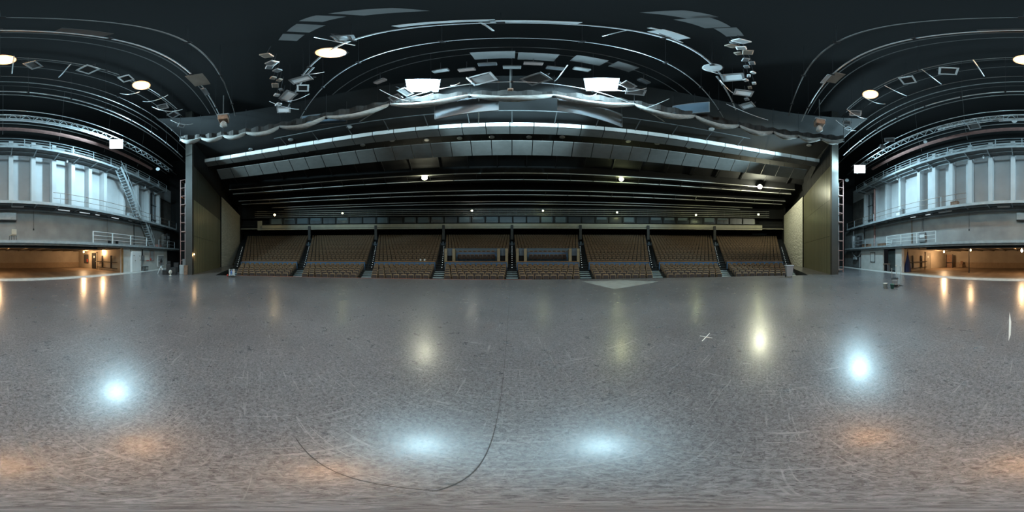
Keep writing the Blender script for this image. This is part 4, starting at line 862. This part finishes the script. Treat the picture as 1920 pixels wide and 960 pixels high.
# grid plates overhead
def plate(label, px, py, w, d, z, m, rz=0.0, tilt=(0, 0)):
    p = on_z(px, py, z); tag(MB().box((0, 0, 0), (w, d, 0.06)).build('hanging_plate', M[m], None, False, p), label, 'plate').rotation_euler = (tilt[0], tilt[1], rz)
for q in ((600, 35, 1.3, 0.7, 14.2, 'plate', 'dim grey grid plate first beyond the long batten, cart half'), (700, 22, 1.5, 0.8, 14.2, 'plate', 'dim grey grid plate almost overhead, cart half'), (570, 53, 1.2, 0.7, 14.0, 'plate', 'dim grey grid plate above the lone warm lamp'), (545, 70, 1.0, 0.7, 13.8, 'plate', 'dim grey grid plate beside the lone warm lamp'),
          (822, 42, 2.0, 0.25, 12.2, 'plate_light', 'bright perforated strip along the long batten, cart half'), (1005, 41, 1.6, 0.35, 12.2, 'plate_light', 'bright plate along the long batten near its middle'), (1258, 65, 1.4, 0.5, 12.2, 'plate_light', 'bright plate at the bin end of the long batten'), (1240, 57, 0.9, 0.12, 12.25, 'plate_light', 'narrow bright bar over the bin-end bright plate'),
          (1285, 27, 1.6, 0.8, 14.2, 'plate', 'dim grey grid plate almost overhead, bin half'), (1325, 43, 1.5, 0.7, 14.0, 'plate', 'dim grey grid plate second row, bin half'), (1370, 60, 1.3, 0.6, 13.8, 'plate', 'dim grey grid plate beside the bin-side fixture cluster'),
          (925, 103, 1.7, 0.9, 13.8, 'plate', 'grey ceiling plate over the cold floodlights, cart half of the middle'), (1008, 106, 1.6, 0.9, 13.8, 'plate', 'grey ceiling plate over the cold floodlights, bin half of the middle'), (1105, 113, 1.5, 0.8, 13.8, 'plate', 'grey ceiling plate behind the bin-side cold floodlight'), (1170, 125, 1.3, 0.8, 13.8, 'plate', 'grey ceiling plate past the bin-side cold floodlight'),
          (372, 150, 1.35, 0.9, 12.0, 'plate_brown', 'brown flat plate by the winch box above the dim olive wall'), (1566, 146, 1.2, 0.55, 12.0, 'plate_brown', 'orange-lit flat plate by the winch box above the bright olive wall'), (1548, 148, 1.1, 0.22, 12.1, 'plate_light', 'pale strip standing in for glints on the orange-lit flat plate'), (385, 172, 0.9, 0.3, 11.9, 'grey_metal', 'dark bar under the brown flat plate'),  # the pale strip is a highlight on the orange-lit plate, modelled as pale colour
          (35, 58, 2.2, 0.3, 12.2, 'plate', 'grey tray over the red-tinged batten, middle'), (160, 60, 1.5, 0.5, 12.3, 'plate', 'grey plate over the red-tinged batten, stair half'), (1880, 58, 1.2, 0.5, 12.2, 'plate', 'grey plate over the red-tinged batten, tower half')):
    k_ = 0.36 if q[1] < 40 else 0.5 if q[1] < 75 else 0.66; plate(q[6], q[0], q[1], q[2]*k_, q[3]*k_, q[4], q[5], 0)
# hanging pale scrim boards behind the front swags
for (x0, x1, yt, yb, m, lb) in ((816, 934, 182, 207, 'screen', 'pale rectangular board behind the swags, cart half'), (1046, 1166, 178, 207, 'screen', 'pale rectangular board behind the swags, bin half'), (566, 650, 212, 238, 'blue_grey', 'dim rectangular board behind the swags on the cart side'), (1262, 1330, 195, 218, 'blue_grey', 'dim rectangular board behind the swags on the bin side')):
    Y = 6.75 if 800 < x0 < 1100 else 4.9
    a = on_y(x0, yb, Y); b = on_y(x1, yb, Y); z1 = max(on_y(x0, yt, Y).z, on_y((x0+x1)/2, yt, Y).z); z0 = min(a.z, b.z)
    if Y > 6: z1 = 11.9
    if Y < 6:
        a = on_z(x0, yb, 11.4); b = on_z(x1, yb-8, 11.4); z0 = 11.4; z1 = 12.7
    t = thing('hanging_board', lb, 'board', (0, 0, 0)); mb = MB()
    mb.poly([(a.x, a.y, z0), (b.x, b.y, z0), (b.x, b.y, z1), (a.x, a.y, z1)]); mb.build('sheet', M[m], t)
    mb = MB(); mb.bar((a.x, a.y, z0), (b.x, b.y, z0), 0.05); mb.bar((a.x, a.y, z1), (b.x, b.y, z1), 0.05); mb.bar((a.x, a.y, z0), (a.x, a.y, z1), 0.05); mb.bar((b.x, b.y, z0), (b.x, b.y, z1), 0.05); mb.build('frame', M['grey_metal'], t)
    MB().bar((a.x, a.y, z1), (a.x, a.y, 14.35), 0.015).build('wire', M['black_metal'], t); MB().bar((b.x, b.y, z1), (b.x, b.y, 14.35), 0.015).build('wire', M['black_metal'], t)

# fly bars high up, and columns of small junction boxes beside the fixture clusters
for i, (y, z) in enumerate([(-8.6, 15.5), (-7.6, 14.8), (-6.0, 15.6), (-5.0, 14.9), (-3.2, 15.4), (-2.6, 14.6), (3.2, 15.2), (3.9, 14.8), (4.6, 15.4)]):
    tag(MB().tube([(-11, y, z), (11, y, z)], 0.03, 6).build('hanging_fly_bar', M['fly']), 'dim thin fly bar high over the stage, %s from the bay wall' % ORD[i], 'fly bar')
def column(end, pts, wh):
    for i, (px, py) in enumerate(pts):
        p = on_z(px, py, 11.9-0.02*i); a = random.uniform(-0.6, 0.6)
        t = thing('hanging_junction_box', 'small grey junction box, %s from the top of the column on the %s side' % (ORD[i], wh), 'junction box', p, a, 'junction box columns')
        w_ = random.uniform(0.16, 0.34); MB().rbox((0, 0, 0), (w_, w_*random.uniform(0.6, 1.0), 0.16), 0.02).build('housing', M[random.choice(('grey_metal', 'white_metal', 'plate_brown'))], t)
        MB().tube([(0, 0, 0.08), (0.02, 0.03, 0.6), (0.0, 0.1, 2.0)], 0.012, 4).build('cable', M['black_metal'], t)
column(0, [(500, 104), (512, 118), (505, 126), (520, 132), (512, 146), (524, 150), (516, 160), (527, 168), (519, 178), (530, 186), (522, 196), (508, 118)], 'basket cart')
column(1, [(1378, 80), (1390, 77), (1372, 86), (1385, 100), (1402, 98), (1398, 112), (1410, 118), (1400, 125), (1412, 136), (1404, 142), (1398, 150), (1414, 156), (1406, 164), (1400, 186), (1390, 90)], 'wheelie bin')
for i, (x, y) in enumerate([(-2.2, 4.7), (-1.4, 4.9), (-0.7, 4.6), (0.0, 4.9), (0.6, 4.55), (1.3, 4.8), (2.1, 4.6), (-4.4, 4.2), (4.4, 4.2)]):
    t = thing('hanging_ballast_box', 'low dim ballast box behind the cold floodlights, %s from the basket cart side' % ORD[(1, 2, 3, 4, 5, 6, 7, 0, 8)[i]], 'ballast box', (x, y, 12.9))
    MB().rbox((0, 0, 0), (0.55, 0.22, 0.2), 0.02).build('housing', M[('plate', 'rust_dim', 'black_metal')[i % 3]], t); MB().mm(-0.25, 0.25, -0.13, -0.11, -0.06, 0.06).build('cover', M['plate'], t); MB().bar((0, 0, 0.1), (0, 0, 1.6), 0.02).build('rod', M['black_metal'], t)
t = thing('hanging_fixture_pole', 'short vertical pole with a clamp hanging between the cold floodlights', 'pole', on_z(957, 168, 11.0)); MB().cyl((0, 0, 0), (0, 0, 3.4), 0.03).build('pole', M['pipe_dark'], t); MB().rbox((0, 0, 0), (0.2, 0.15, 0.16), 0.02).build('clamp', M['brown_box'], t)
tag(MB().tube([on_z(898, 178, 10.95), on_z(897, 232, 13.3)], 0.03, 5).build('hanging_rope', M['paper']), 'pale rope from the front swags down to the reflector strip', 'rope')
# truss over the upper catwalk
t = thing('hanging_truss', 'long steel lighting truss hanging before the upper catwalk', 'truss', (0, -9.3, 12.0))
for (y, z, m) in ((0, 0, 'pipe'), (0.55, 0.0, 'pipe'), (0.1, 0.55, 'pipe'), (0.6, 0.55, 'pipe')): MB().tube([(-15.5, y, z), (15.5, y, z)], 0.035, 6).build('chord', M[m], t)
for s in (-1, 1):
    for i in range(20):
        x = s*(0.35+i*0.77); mb = MB(); mb.bar((x, 0, 0), (x+s*0.38, 0.1, 0.55), 0.03); mb.bar((x+s*0.38, 0.1, 0.55), (x+s*0.77, 0, 0), 0.03); mb.bar((x, 0, 0), (x, 0.55, 0), 0.03); mb.build('lacing', M['steel'], t)
tag(MB().mm(-9.2, 1.5, -9.75, -9.45, 12.35, 12.42).build('hanging_cable_tray', M['plate_light']), 'bright white cable tray along the truss at the zigzag stair end', 'cable tray')
tag(MB().tube([(1.2, -9.6, 12.6), (5.6, -9.6, 12.6)], 0.09, 8).build('hanging_duct', M['white_metal']), 'white round duct along the truss near the square flood panel', 'duct')
tag(MB().mm(-15, 15, -11.3, -11.05, 12.65, 12.85).build('beam_hanging', M['red_steel']), 'red-brown beam running over the upper catwalk railing', 'beam', kind='thing')
for i, x in enumerate((-13, -8.6, -4.4, -0.2, 4.2, 8.4, 12.8)):
    tag(MB().tube([(x, -11.6, 12.4), (x, -11.0, 14.0), (x, -10.5, 19.7)], 0.012, 4).build('hanging_wire', M['pipe_dark']), ORD[i]+' thin suspension wire from the zigzag stair end over the upper catwalk', 'wire')
for i, (y, z) in enumerate(((-10.6, 14.0), (-12.2, 14.6), (-8.2, 14.2), (-7.4, 15.2))):
    tag(MB().tube([(-20, y, z), (20, y, z)], 0.05, 6).build('hanging_pipe_dark', M['pipe_dark']), ['dark pipe just above the red-brown beam', 'dark pipe against the back wall above the pilasters', 'dark pipe above the lighting truss', 'dark pipe highest in front of the truss'][i], 'pipe')

# ================================================================ HALL CEILING
def ceil_strip(name, r0, r1, z, dz, t0, t1, n, gap, m1, m2, lip, lbl, order):
    for i in range(n):
        a = t0+(t1-t0)*i/n+gap; b = t0+(t1-t0)*(i+1)/n-gap
        t = thing('ceiling_reflector', lbl.format(ORD[n-1-i]), 'acoustic panel', (0, 0, 0), 0, order)
        MB().arc(r0, r0+0.06, z, z+lip, a, b, 3, CC).build('front_lip', M[m1], t)
        MB().arc(r0, r1, z, z+0.05, a, b, 3, CC, dz).build('panel', M[m2], t)
        MB().arc((r0+r1)/2, (r0+r1)/2+0.03, z+dz/2+0.05, 14.4, (a+b)/2-0.05, (a+b)/2+0.05, 1, CC).build('hanger', M['black_metal'], t)
ceil_strip('a', 17.0, 18.1, 13.25, 0.0, -91, 90, 32, 0.10, 'reflector', 'reflector_grey', 0.55, 'white-lipped reflector panel, {} from the wheelie bin end, front ceiling strip', 'front reflector panels')
ceil_strip('b', 19.1, 21.0, 13.1, -0.5, -87, 87, 34, 0.10, 'reflector_grey', 'reflector_grey', 0.12, 'grey reflector panel, {} from the wheelie bin end, second ceiling strip', 'second strip reflector panels')
for i, (r, z) in enumerate(((26.0, 13.0), (27.9, 12.9), (32.3, 13.0), (34.2, 12.9), (38.2, 13.0), (39.6, 12.9))):
    tt = (87, 86.5, 86, 85.5, 76, 72)[i]
    mb = MB(); mb.arc(r, r+0.10, z, z+0.10, -tt, tt, 90, CC); struct('trim_%d' % (i+1), mb, M['rib'])
    mb = MB(); mb.arc(r+0.3, r+1.2, z+0.2, z+1.4, -tt, tt, 60, CC, 0.0); struct('ceiling_baffle', mb, M['deep'])
for i in range(22):
    a = -84+168*i/21; p0 = fan(21.3, a, 14.25, CC); p1 = fan(39.5, a, 14.25, CC)
    mb = MB(); mb.bar(p0, p1, 0.08, 0.16); struct('beam_ceiling', mb, M['black_metal'])
for i in range(26):     # short dark cross fins between each pair of ribs
    a = -82+164*i/25
    for (ra, rb) in ((26.0, 27.9), (32.3, 34.2)):
        mb = MB(); mb.bar(fan(ra, a, 13.05, CC), fan(rb, a, 12.95, CC), 0.05, 0.1); struct('beam_ceiling', mb, M['black_metal'])
mb = MB(); mb.arc(15.3, 15.36, 13.6, 13.68, -62, 62, 60, CC); struct('trim_ceiling_rail', mb, M['steel_dark'])
for i in range(13):
    a = -60+10*i; mb = MB(); mb.bar(fan(15.3, a, 13.65, CC), fan(17.0, a, 13.75, CC), 0.06); struct('beam_ceiling', mb, M['steel_dark'])
# downlights in the ceiling
DL = [(655, 238), (470, 280), (545, 262), (575, 283), (680, 272), (735, 263), (800, 262), (862, 259), (922, 257), (992, 257), (1054, 257), (1178, 265), (1232, 269), (1292, 276), (1345, 282), (1398, 287), (1446, 292), (1334, 242), (1517, 272), (1495, 300), (428, 300)]
dl0 = None
for i, (px, py) in enumerate(sorted(DL)):
    p = on_z(px, py, 14.38); k = len(DL)-1-i
    if dl0 is None:
        t = dl0 = thing('ceiling_downlight', '', 'downlight', p, 0, 'recessed ceiling downlights')
        MB().lathe([(0.17, -0.03), (0.24, -0.04), (0.25, 0.0), (0.17, 0.0)], 18).build('ring', M['pipe'], t, True); MB().lathe([(0.02, -0.005), (0.165, -0.012)], 14).build('recess', M['deep'], t)
    else: t = dup(dl0, p)
    t['label'] = 'ring-shaped ceiling downlight, %s from the wheelie bin side, among the reflector strips' % ORD[k]

# ================================================================ AUDITORIUM
SEC = 22.65; NS = 8; T0 = -SEC*NS/2
low_r = [15.25+0.95*i for i in range(7)]; low_z = [-0.80+0.108*i for i in range(7)]
up_r = [22.9+0.92*i for i in range(22)]; up_z = [0.32+0.27*i for i in range(22)]
mb = MB(); mb.arc(13.9, low_r[0]+0.45, -1.0, -0.80, -98, 98, 80); struct('floor_stalls', mb, M['carpet'])
for i in range(1, 7):
    mb = MB(); mb.arc(low_r[i]-0.5, low_r[i]+0.46, -1.0, low_z[i], -93, 93, 80); struct('floor_stalls_step', mb, M['carpet'])
mb = MB(); mb.arc(low_r[6]+0.4, 22.5, -1.0, 0.1, -93, 93, 80); struct('floor_cross_aisle', mb, M['carpet'])
for i in range(22):
    mb = MB(); mb.arc(up_r[i]-0.5, up_r[i]+0.44, -1.0, up_z[i], -92.2, 92.2, 60); struct('floor_rake_step', mb, M['carpet'])
mb = MB(); mb.arc(up_r[-1]+0.4, 46.0, -1, up_z[-1], -95, 95, 60); struct('floor_rear', mb, M['carpet'])
mb = MB(); mb.arc(45.4, 45.8, -1, 14.4, -97, 97, 80); struct('wall_rear', mb, M['deep'])

# seats
proto = thing('theatre_seat', '', 'seat', (0, 0, -50), 0, 'brown theatre seats in the front stalls')
tilt = Matrix.Rotation(R(-12), 3, 'X'); tip = Matrix.Rotation(R(6), 3, 'X')
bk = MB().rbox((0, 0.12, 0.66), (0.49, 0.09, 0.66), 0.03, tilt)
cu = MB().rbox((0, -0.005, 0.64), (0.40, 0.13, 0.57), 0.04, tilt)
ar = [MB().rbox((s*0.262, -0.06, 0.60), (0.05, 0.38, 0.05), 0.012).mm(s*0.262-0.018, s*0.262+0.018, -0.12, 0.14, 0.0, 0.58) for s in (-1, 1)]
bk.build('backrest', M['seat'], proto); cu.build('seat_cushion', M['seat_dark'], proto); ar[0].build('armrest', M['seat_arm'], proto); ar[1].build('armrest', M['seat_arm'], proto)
PK = list(proto.children)
places = []
def block_seats(r, z, row, tier, skip=(), aisle=1.15):
    for s in range(NS):
        if s in skip: continue
        ha = math.degrees(aisle/2/r); a = T0+SEC*s+ha; b = T0+SEC*(s+1)-ha
        L = r*R(b-a); n = int(L/0.555)
        off = 0.0
        for k in range(n):
            th = a+(b-a)*(k+0.5)/n; p = fan(r, th, z); places.append((hypot(p.x, p.y), p, th, s, k, n, row, tier))
for i in range(7): block_seats(low_r[i], low_z[i], i, 0)
for i in range(22): block_seats(up_r[i], up_z[i], i, 1, (3, 4) if i < 5 else (), 1.0)
places.sort(key=lambda q: (q[7], q[6], q[0]))
ones = places[:300]; rest = places[300:]
first = True
for (d, p, th, s, k, n, row, tier) in ones:
    lb = 'brown tip-up seat, %s row, %s block from the bin, %s seat from the bin' % (ORD[row], ORD[NS-1-s], ORD[n-1-k])
    if first: proto.location = p; proto.rotation_euler = (0, 0, -R(th)); proto['label'] = lb; first = False
    else: dup(proto, p, -R(th), lb, None, None, PK)
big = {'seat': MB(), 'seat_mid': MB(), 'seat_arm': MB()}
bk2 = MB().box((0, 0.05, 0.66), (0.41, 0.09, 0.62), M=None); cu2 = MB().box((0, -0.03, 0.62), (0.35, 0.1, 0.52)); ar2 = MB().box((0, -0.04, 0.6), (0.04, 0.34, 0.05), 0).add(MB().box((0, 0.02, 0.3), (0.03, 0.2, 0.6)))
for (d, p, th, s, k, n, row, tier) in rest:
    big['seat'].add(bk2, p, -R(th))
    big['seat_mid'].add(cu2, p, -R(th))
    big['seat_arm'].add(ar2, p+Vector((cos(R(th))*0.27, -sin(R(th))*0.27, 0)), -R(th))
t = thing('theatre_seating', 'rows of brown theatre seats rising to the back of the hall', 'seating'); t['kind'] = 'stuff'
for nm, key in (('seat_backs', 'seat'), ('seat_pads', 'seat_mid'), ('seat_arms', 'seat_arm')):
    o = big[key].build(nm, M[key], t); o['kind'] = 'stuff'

# parapet between the tiers, one per block
for s in range(NS):
    ha = math.degrees(0.62/21.7); a = T0+SEC*s+ha; b = T0+SEC*(s+1)-ha; k = NS-1-s
    t = thing('parapet', 'wood-capped blue parapet behind the lower seats, %s block from the wheelie bin' % ORD[k], 'parapet', (0, 0, 0), 0, 'blue parapets between the tiers')
    MB().arc(21.6, 21.78, 0.1, 0.62, a, b, 12).build('wood_panel', M['wood'], t)
    MB().arc(21.58, 21.78, 0.62, 0.98, a, b, 12).build('blue_band', M['blue'], t)
    MB().arc(21.5, 21.9, 0.98, 1.07, a, b, 12).build('cap_rail', M['wood'], t)
    for q in range(9):
        c_ = a+(b-a)*(q+0.5)/9; MB().arc(21.54, 21.6, 0.25, 0.62, c_-0.14, c_+0.14, 1).build('blue_batten', M['blue'], t)
    for q in (a, b): MB().arc(21.0, 21.62, 0.05, 0.95, q-0.12, q+0.12, 1).build('blue_end_post', M['blue'], t)
# aisle stairs with nosings and step lights
dots = []
for j in range(NS+1):
    th = T0+SEC*j
    if j in (0, NS): th += 2.6-0.5 if j == 0 else -2.6+0.5
    hw = 0.55 if 0 < j < NS else 0.42
    if j in (0, NS): th += (-2.6 if j == 0 else 2.6)
    k = NS-j
    t = thing('aisle_stair', 'carpeted aisle stair with pale nosings, %s aisle from the wheelie bin' % ORD[k], 'stair', (0, 0, 0), 0, 'aisle stairs')
    for i in range(7):
        r = low_r[i]-0.5; z = low_z[i]+0.03; a = math.degrees(hw/r)
        MB().arc(r, r+0.95, z-0.3, z, th-a, th+a, 2).build('step', M['stair'], t); MB().arc(r+0.03, r+0.9, z, z+0.006, th-a, th+a, 2).build('tread_strip', M['nosing'], t)
    for i in range(22):
        r = up_r[i]-0.5; a = math.degrees(hw*0.95/r); z = up_z[i]+0.015
        MB().arc(r, r+0.92, z-0.4, z, th-a, th+a, 2).build('step', M['stair'], t)
        if i < 13: dots.append((fan(r-0.02, th+(a*0.35 if j < 4 else -a*0.35 if j > 4 else 0), z-0.05), k, i))
d0 = None
for p, k, i in dots:
    lb = 'small white step light, %s step up, %s aisle from the wheelie bin' % (ORD[i], ORD[k])
    if d0 is None: d0 = tag(MB().lathe([(0.01, -0.035), (0.036, -0.025), (0.04, 0.025), (0.01, 0.035)], 8).build('step_light', M['e_dot'], None, False, p), lb, 'step light', 'aisle step lights')
    else:
        o = d0.copy(); COL.objects.link(o); o.location = p; o['label'] = lb
# columns and forked rails at the aisle heads
for j in range(NS+1):
    th = T0+SEC*j
    if j in (0, NS): continue
    k = NS-1-j
    mb = MB(); q = fan(37.6, th, 0); mb.box((q.x, q.y, 6.9), (0.55, 0.4, 3.2), -R(th)); struct('column', mb, M['jamb'])
    q = fan(34.5, th, up_z[12]); t = thing('aisle_barrier', 'dark forked barrier at the head of the %s inner aisle from the wheelie bin' % ORD[k], 'barrier', q, -R(th), 'aisle head barriers')
    for s in (-1, 1): MB().bar((0, 0, 0.0), (s*1.0, 0.9, 1.1), 0.14, 0.5).build('wing_panel', M['blue_grey'], t)
    MB().mm(-0.12, 0.12, -0.1, 0.1, 0, 1.0).build('newel', M['blue_grey'], t)
# royal boxes in the two central blocks
for s, wh in ((3, 'cart-side'), (4, 'bin-side')):
    a = T0+SEC*s+1.6; b = T0+SEC*(s+1)-1.6
    t = thing('spectator_box', 'framed %s spectator box with tan pillars and blue back panels' % wh, 'theatre box', (0, 0, 0))
    for q in (a+0.1, a+2.6, b-2.6, b-0.1): MB().arc(22.2, 22.75, 0.3, 2.62, q-0.42, q+0.42, 1).build('pillar', M['tan_pillar'], t)
    MB().arc(22.2, 27.0, 2.62, 2.7, a-0.3, b+0.3, 10).build('canopy_slab', M['black'], t) if False else None
    MB().arc(26.6, 26.8, 0.3, 2.85, a-0.2, b+0.2, 10).build('back_wall', M['blue_grey'], t)
    MB().arc(24.6, 24.75, 0.5, 2.22, a+3.2, b-3.2, 10).build('blue_panel', M['blue'], t); MB().arc(24.55, 24.8, 2.22, 2.28, a+3.1, b-3.1, 10).build('wood_rail', M['wood'], t)
    for q0, q1 in ((a+0.5, a+2.2), (b-2.2, b-0.5)):
        MB().arc(22.9, 23.0, 0.3, 1.75, q0, q1, 2).build('doorway', M['deep'], t); MB().arc(22.9, 23.0, 1.75, 2.55, q0, q1, 2).build('blue_header', M['blue_grey'], t)
    for q in (a-0.2, a+3.0, b-3.0, b+0.2): MB().arc(22.7, 26.7, 0.3, 2.55, q-0.1, q+0.1, 1).build('side_wall', M['tan_pillar'], t)
    MB().arc(22.85, 26.7, 0.2, 0.45, a, b, 8).arc(23.1, 24.5, 0.45, 0.95, a+3.2, b-3.2, 8).build('box_floor', M['carpet'], t)
    for row, (r, z, n) in enumerate(((23.6, 0.95, 9), (25.6, 1.5, 8))):
        if row: MB().arc(24.75, 26.6, 0.45, 1.5, a+0.2, b-0.2, 8).build('rear_step', M['carpet'], t)
        for k in range(n):
            th = a+3.8+(b-a-7.6)*(k+0.5)/n
            dup(proto, fan(r, th, z), -R(th), 'brown seat in the %s spectator box, %s row, %s from the wheelie bin end' % (wh, ('front', 'rear')[row], ORD[n-1-k]), 'spectator box seats', None, PK)
# two white cards on a seat row
for i, (px, lb) in enumerate(((788.5, 'small white card propped on the parapet before the third block, nearer the wall'), (796, 'small white card propped on the parapet before the third block, nearer the box'))):
    q = at_d(px, 20.2); tag(MB().box((q.x, q.y, 1.22), (0.2, 0.02, 0.24), -lon(px)).build('info_card', M['paper']), lb, 'card')
# projection booth level: fascia, windows, rear battens
mb = MB(); mb.arc(37.8, 39.0, 7.75, 8.85, -84.5, 84.5, 90); struct('beam_fascia', mb, M['fascia'])
mb = MB(); mb.arc(37.75, 37.82, 8.05, 8.12, -84.5, 84.5, 90); struct('trim_fascia_groove', mb, M['seam'])
for s in (-1, 1):
    mb = MB(); mb.arc(38.1, 38.6, 8.0, 8.2, *((84.5, 93) if s > 0 else (-93, -84.5)), 8); struct('trim_fascia_end', mb, M['fascia'])
mb = MB(); mb.arc(38.1, 38.9, 7.75, 10.0, -86, -84.4, 2); struct('trim_fascia_block', mb, M['fascia'])
mb = MB(); mb.arc(38.6, 46, 8.4, 8.6, -95, 95, 60); struct('ceiling_under_booth', mb, M['black'])
mb = MB(); mb.arc(39.0, 39.2, 10.75, 14.4, -95, 95, 70); struct('wall_booth', mb, M['deep'])
mb = MB(); mb.arc(39.0, 39.2, 8.8, 9.35, -95, 95, 70); struct('wall_booth_sill', mb, M['black'])
mb = MB(); mb.arc(41.2, 41.4, 8.6, 11, -95, 95, 60); struct('wall_booth_inner', mb, M['black'])
NW = 36
for i in range(NW):
    a = -82+164*i/NW; b = a+164/NW
    wn = tag(MB().arc(39.0, 39.2, 9.35, 10.75, a, a+0.5, 1).build('window_%d' % (i+1), M['black'], None), kind='structure')
    MB().arc(39.1, 39.13, 9.35, 10.75, a+0.5, b, 2).build('pane', M['booth_glass'], wn)
    if random.random() < 0.55:
        h = random.choice((0.35, 0.6, 0.9, 1.1)); MB().arc(39.03, 39.06, 10.7-h if random.random() < 0.7 else 9.4, 10.7, a+0.8, b-0.5, 2).build('blind', M['blind'], wn)
for i, z in enumerate((11.0, 11.45, 11.9, 12.4)):
    mb = MB(); mb.arc(38.55, 38.63, z, z+0.07, -87, 87, 90); struct('trim_booth_batten', mb, M['rib'])
for i in range(60):
    a = -86+172*i/59; mb = MB(); mb.arc(38.7, 38.8, 10.9, 12.6, a-0.05, a+0.05, 1); struct('trim_booth_upright', mb, M['black_metal'])
framed('pale blue notice strip on the dark rear wall under the booth', 'wall_sign_strip', 'strip', tuple(fan(44.9, 84, 7.7)), 4.0, 0.35, -R(84), M['blue_grey'], M['blind'])

# hall lamps
HL = [(796, 333, 13.0, 0.42, 'e_white', (1.0, 0.98, 0.72), 260, 'dazzling white hall lamp under the ribs, cart half'), (1165, 336, 13.0, 0.34, 'e_green', GRN, 200, 'greenish hall lamp under the ribs, bin half'), (1425, 350, 12.9, 0.36, 'e_green', (1.0,1.0,0.74), 2300, 'greenish hall lamp under the ribs nearest the bright stone wall')]
for px, py, z, r, e, col, pw, lb in HL:
    p = on_z(px, py, z); t = round_lamp('hanging_hall_lamp', lb, 'hall lamp', p, (eye-p), r, e); q = p+(eye-p).normalized()*0.3; q.z -= 0.2; point('hall_light', q, col, pw, 0.25)
RL = [(515, 403, 'e_warm', (1, 0.85, 0.45), 60, 'first from the dim stone wall'), (642, 400, 'e_rear', GRN, 25, 'second from the dim stone wall'), (885, 395, 'e_rear_white', (1, 0.95, 0.8), 50, 'white, over the cart-side box'), (1018, 395, 'e_rear', GRN, 40, 'over the bin-side box'), (1157, 398, 'e_rear', GRN, 60, 'third from the bright stone wall'), (1305, 403, 'e_rear', GRN, 90, 'second from the bright stone wall'), (1422, 402, 'e_rear', GRN, 110, 'first from the bright stone wall')]
for px, py, e, col, pw, lb in RL:
    p = at_d(px, 35.2); p.z = H+35.2*tan(lat(py)); t = round_lamp('hanging_hall_lamp', 'small hall lamp before the booth windows, '+lb, 'hall lamp', p, (eye-p), 0.22, e); q = p+(eye-p).normalized()*0.35; q.z -= 0.1; point('hall_light', q, col, pw, 0.15)

# ================================================================ WORLD, VIEW
w = bpy.data.worlds.new('world'); scn.world = w; w.use_nodes = True; w.node_tree.nodes['Background'].inputs[0].default_value = (0.02, 0.022, 0.026, 1); w.node_tree.nodes['Background'].inputs[1].default_value = 0.3
scn.view_settings.view_transform = 'Standard'; scn.view_settings.look = 'None'; scn.view_settings.exposure = 0.0
scn.cycles.use_denoising = True; scn.cycles.max_bounces = 5; scn.cycles.diffuse_bounces = 3; scn.cycles.glossy_bounces = 3; scn.cycles.sample_clamp_indirect = 4.0
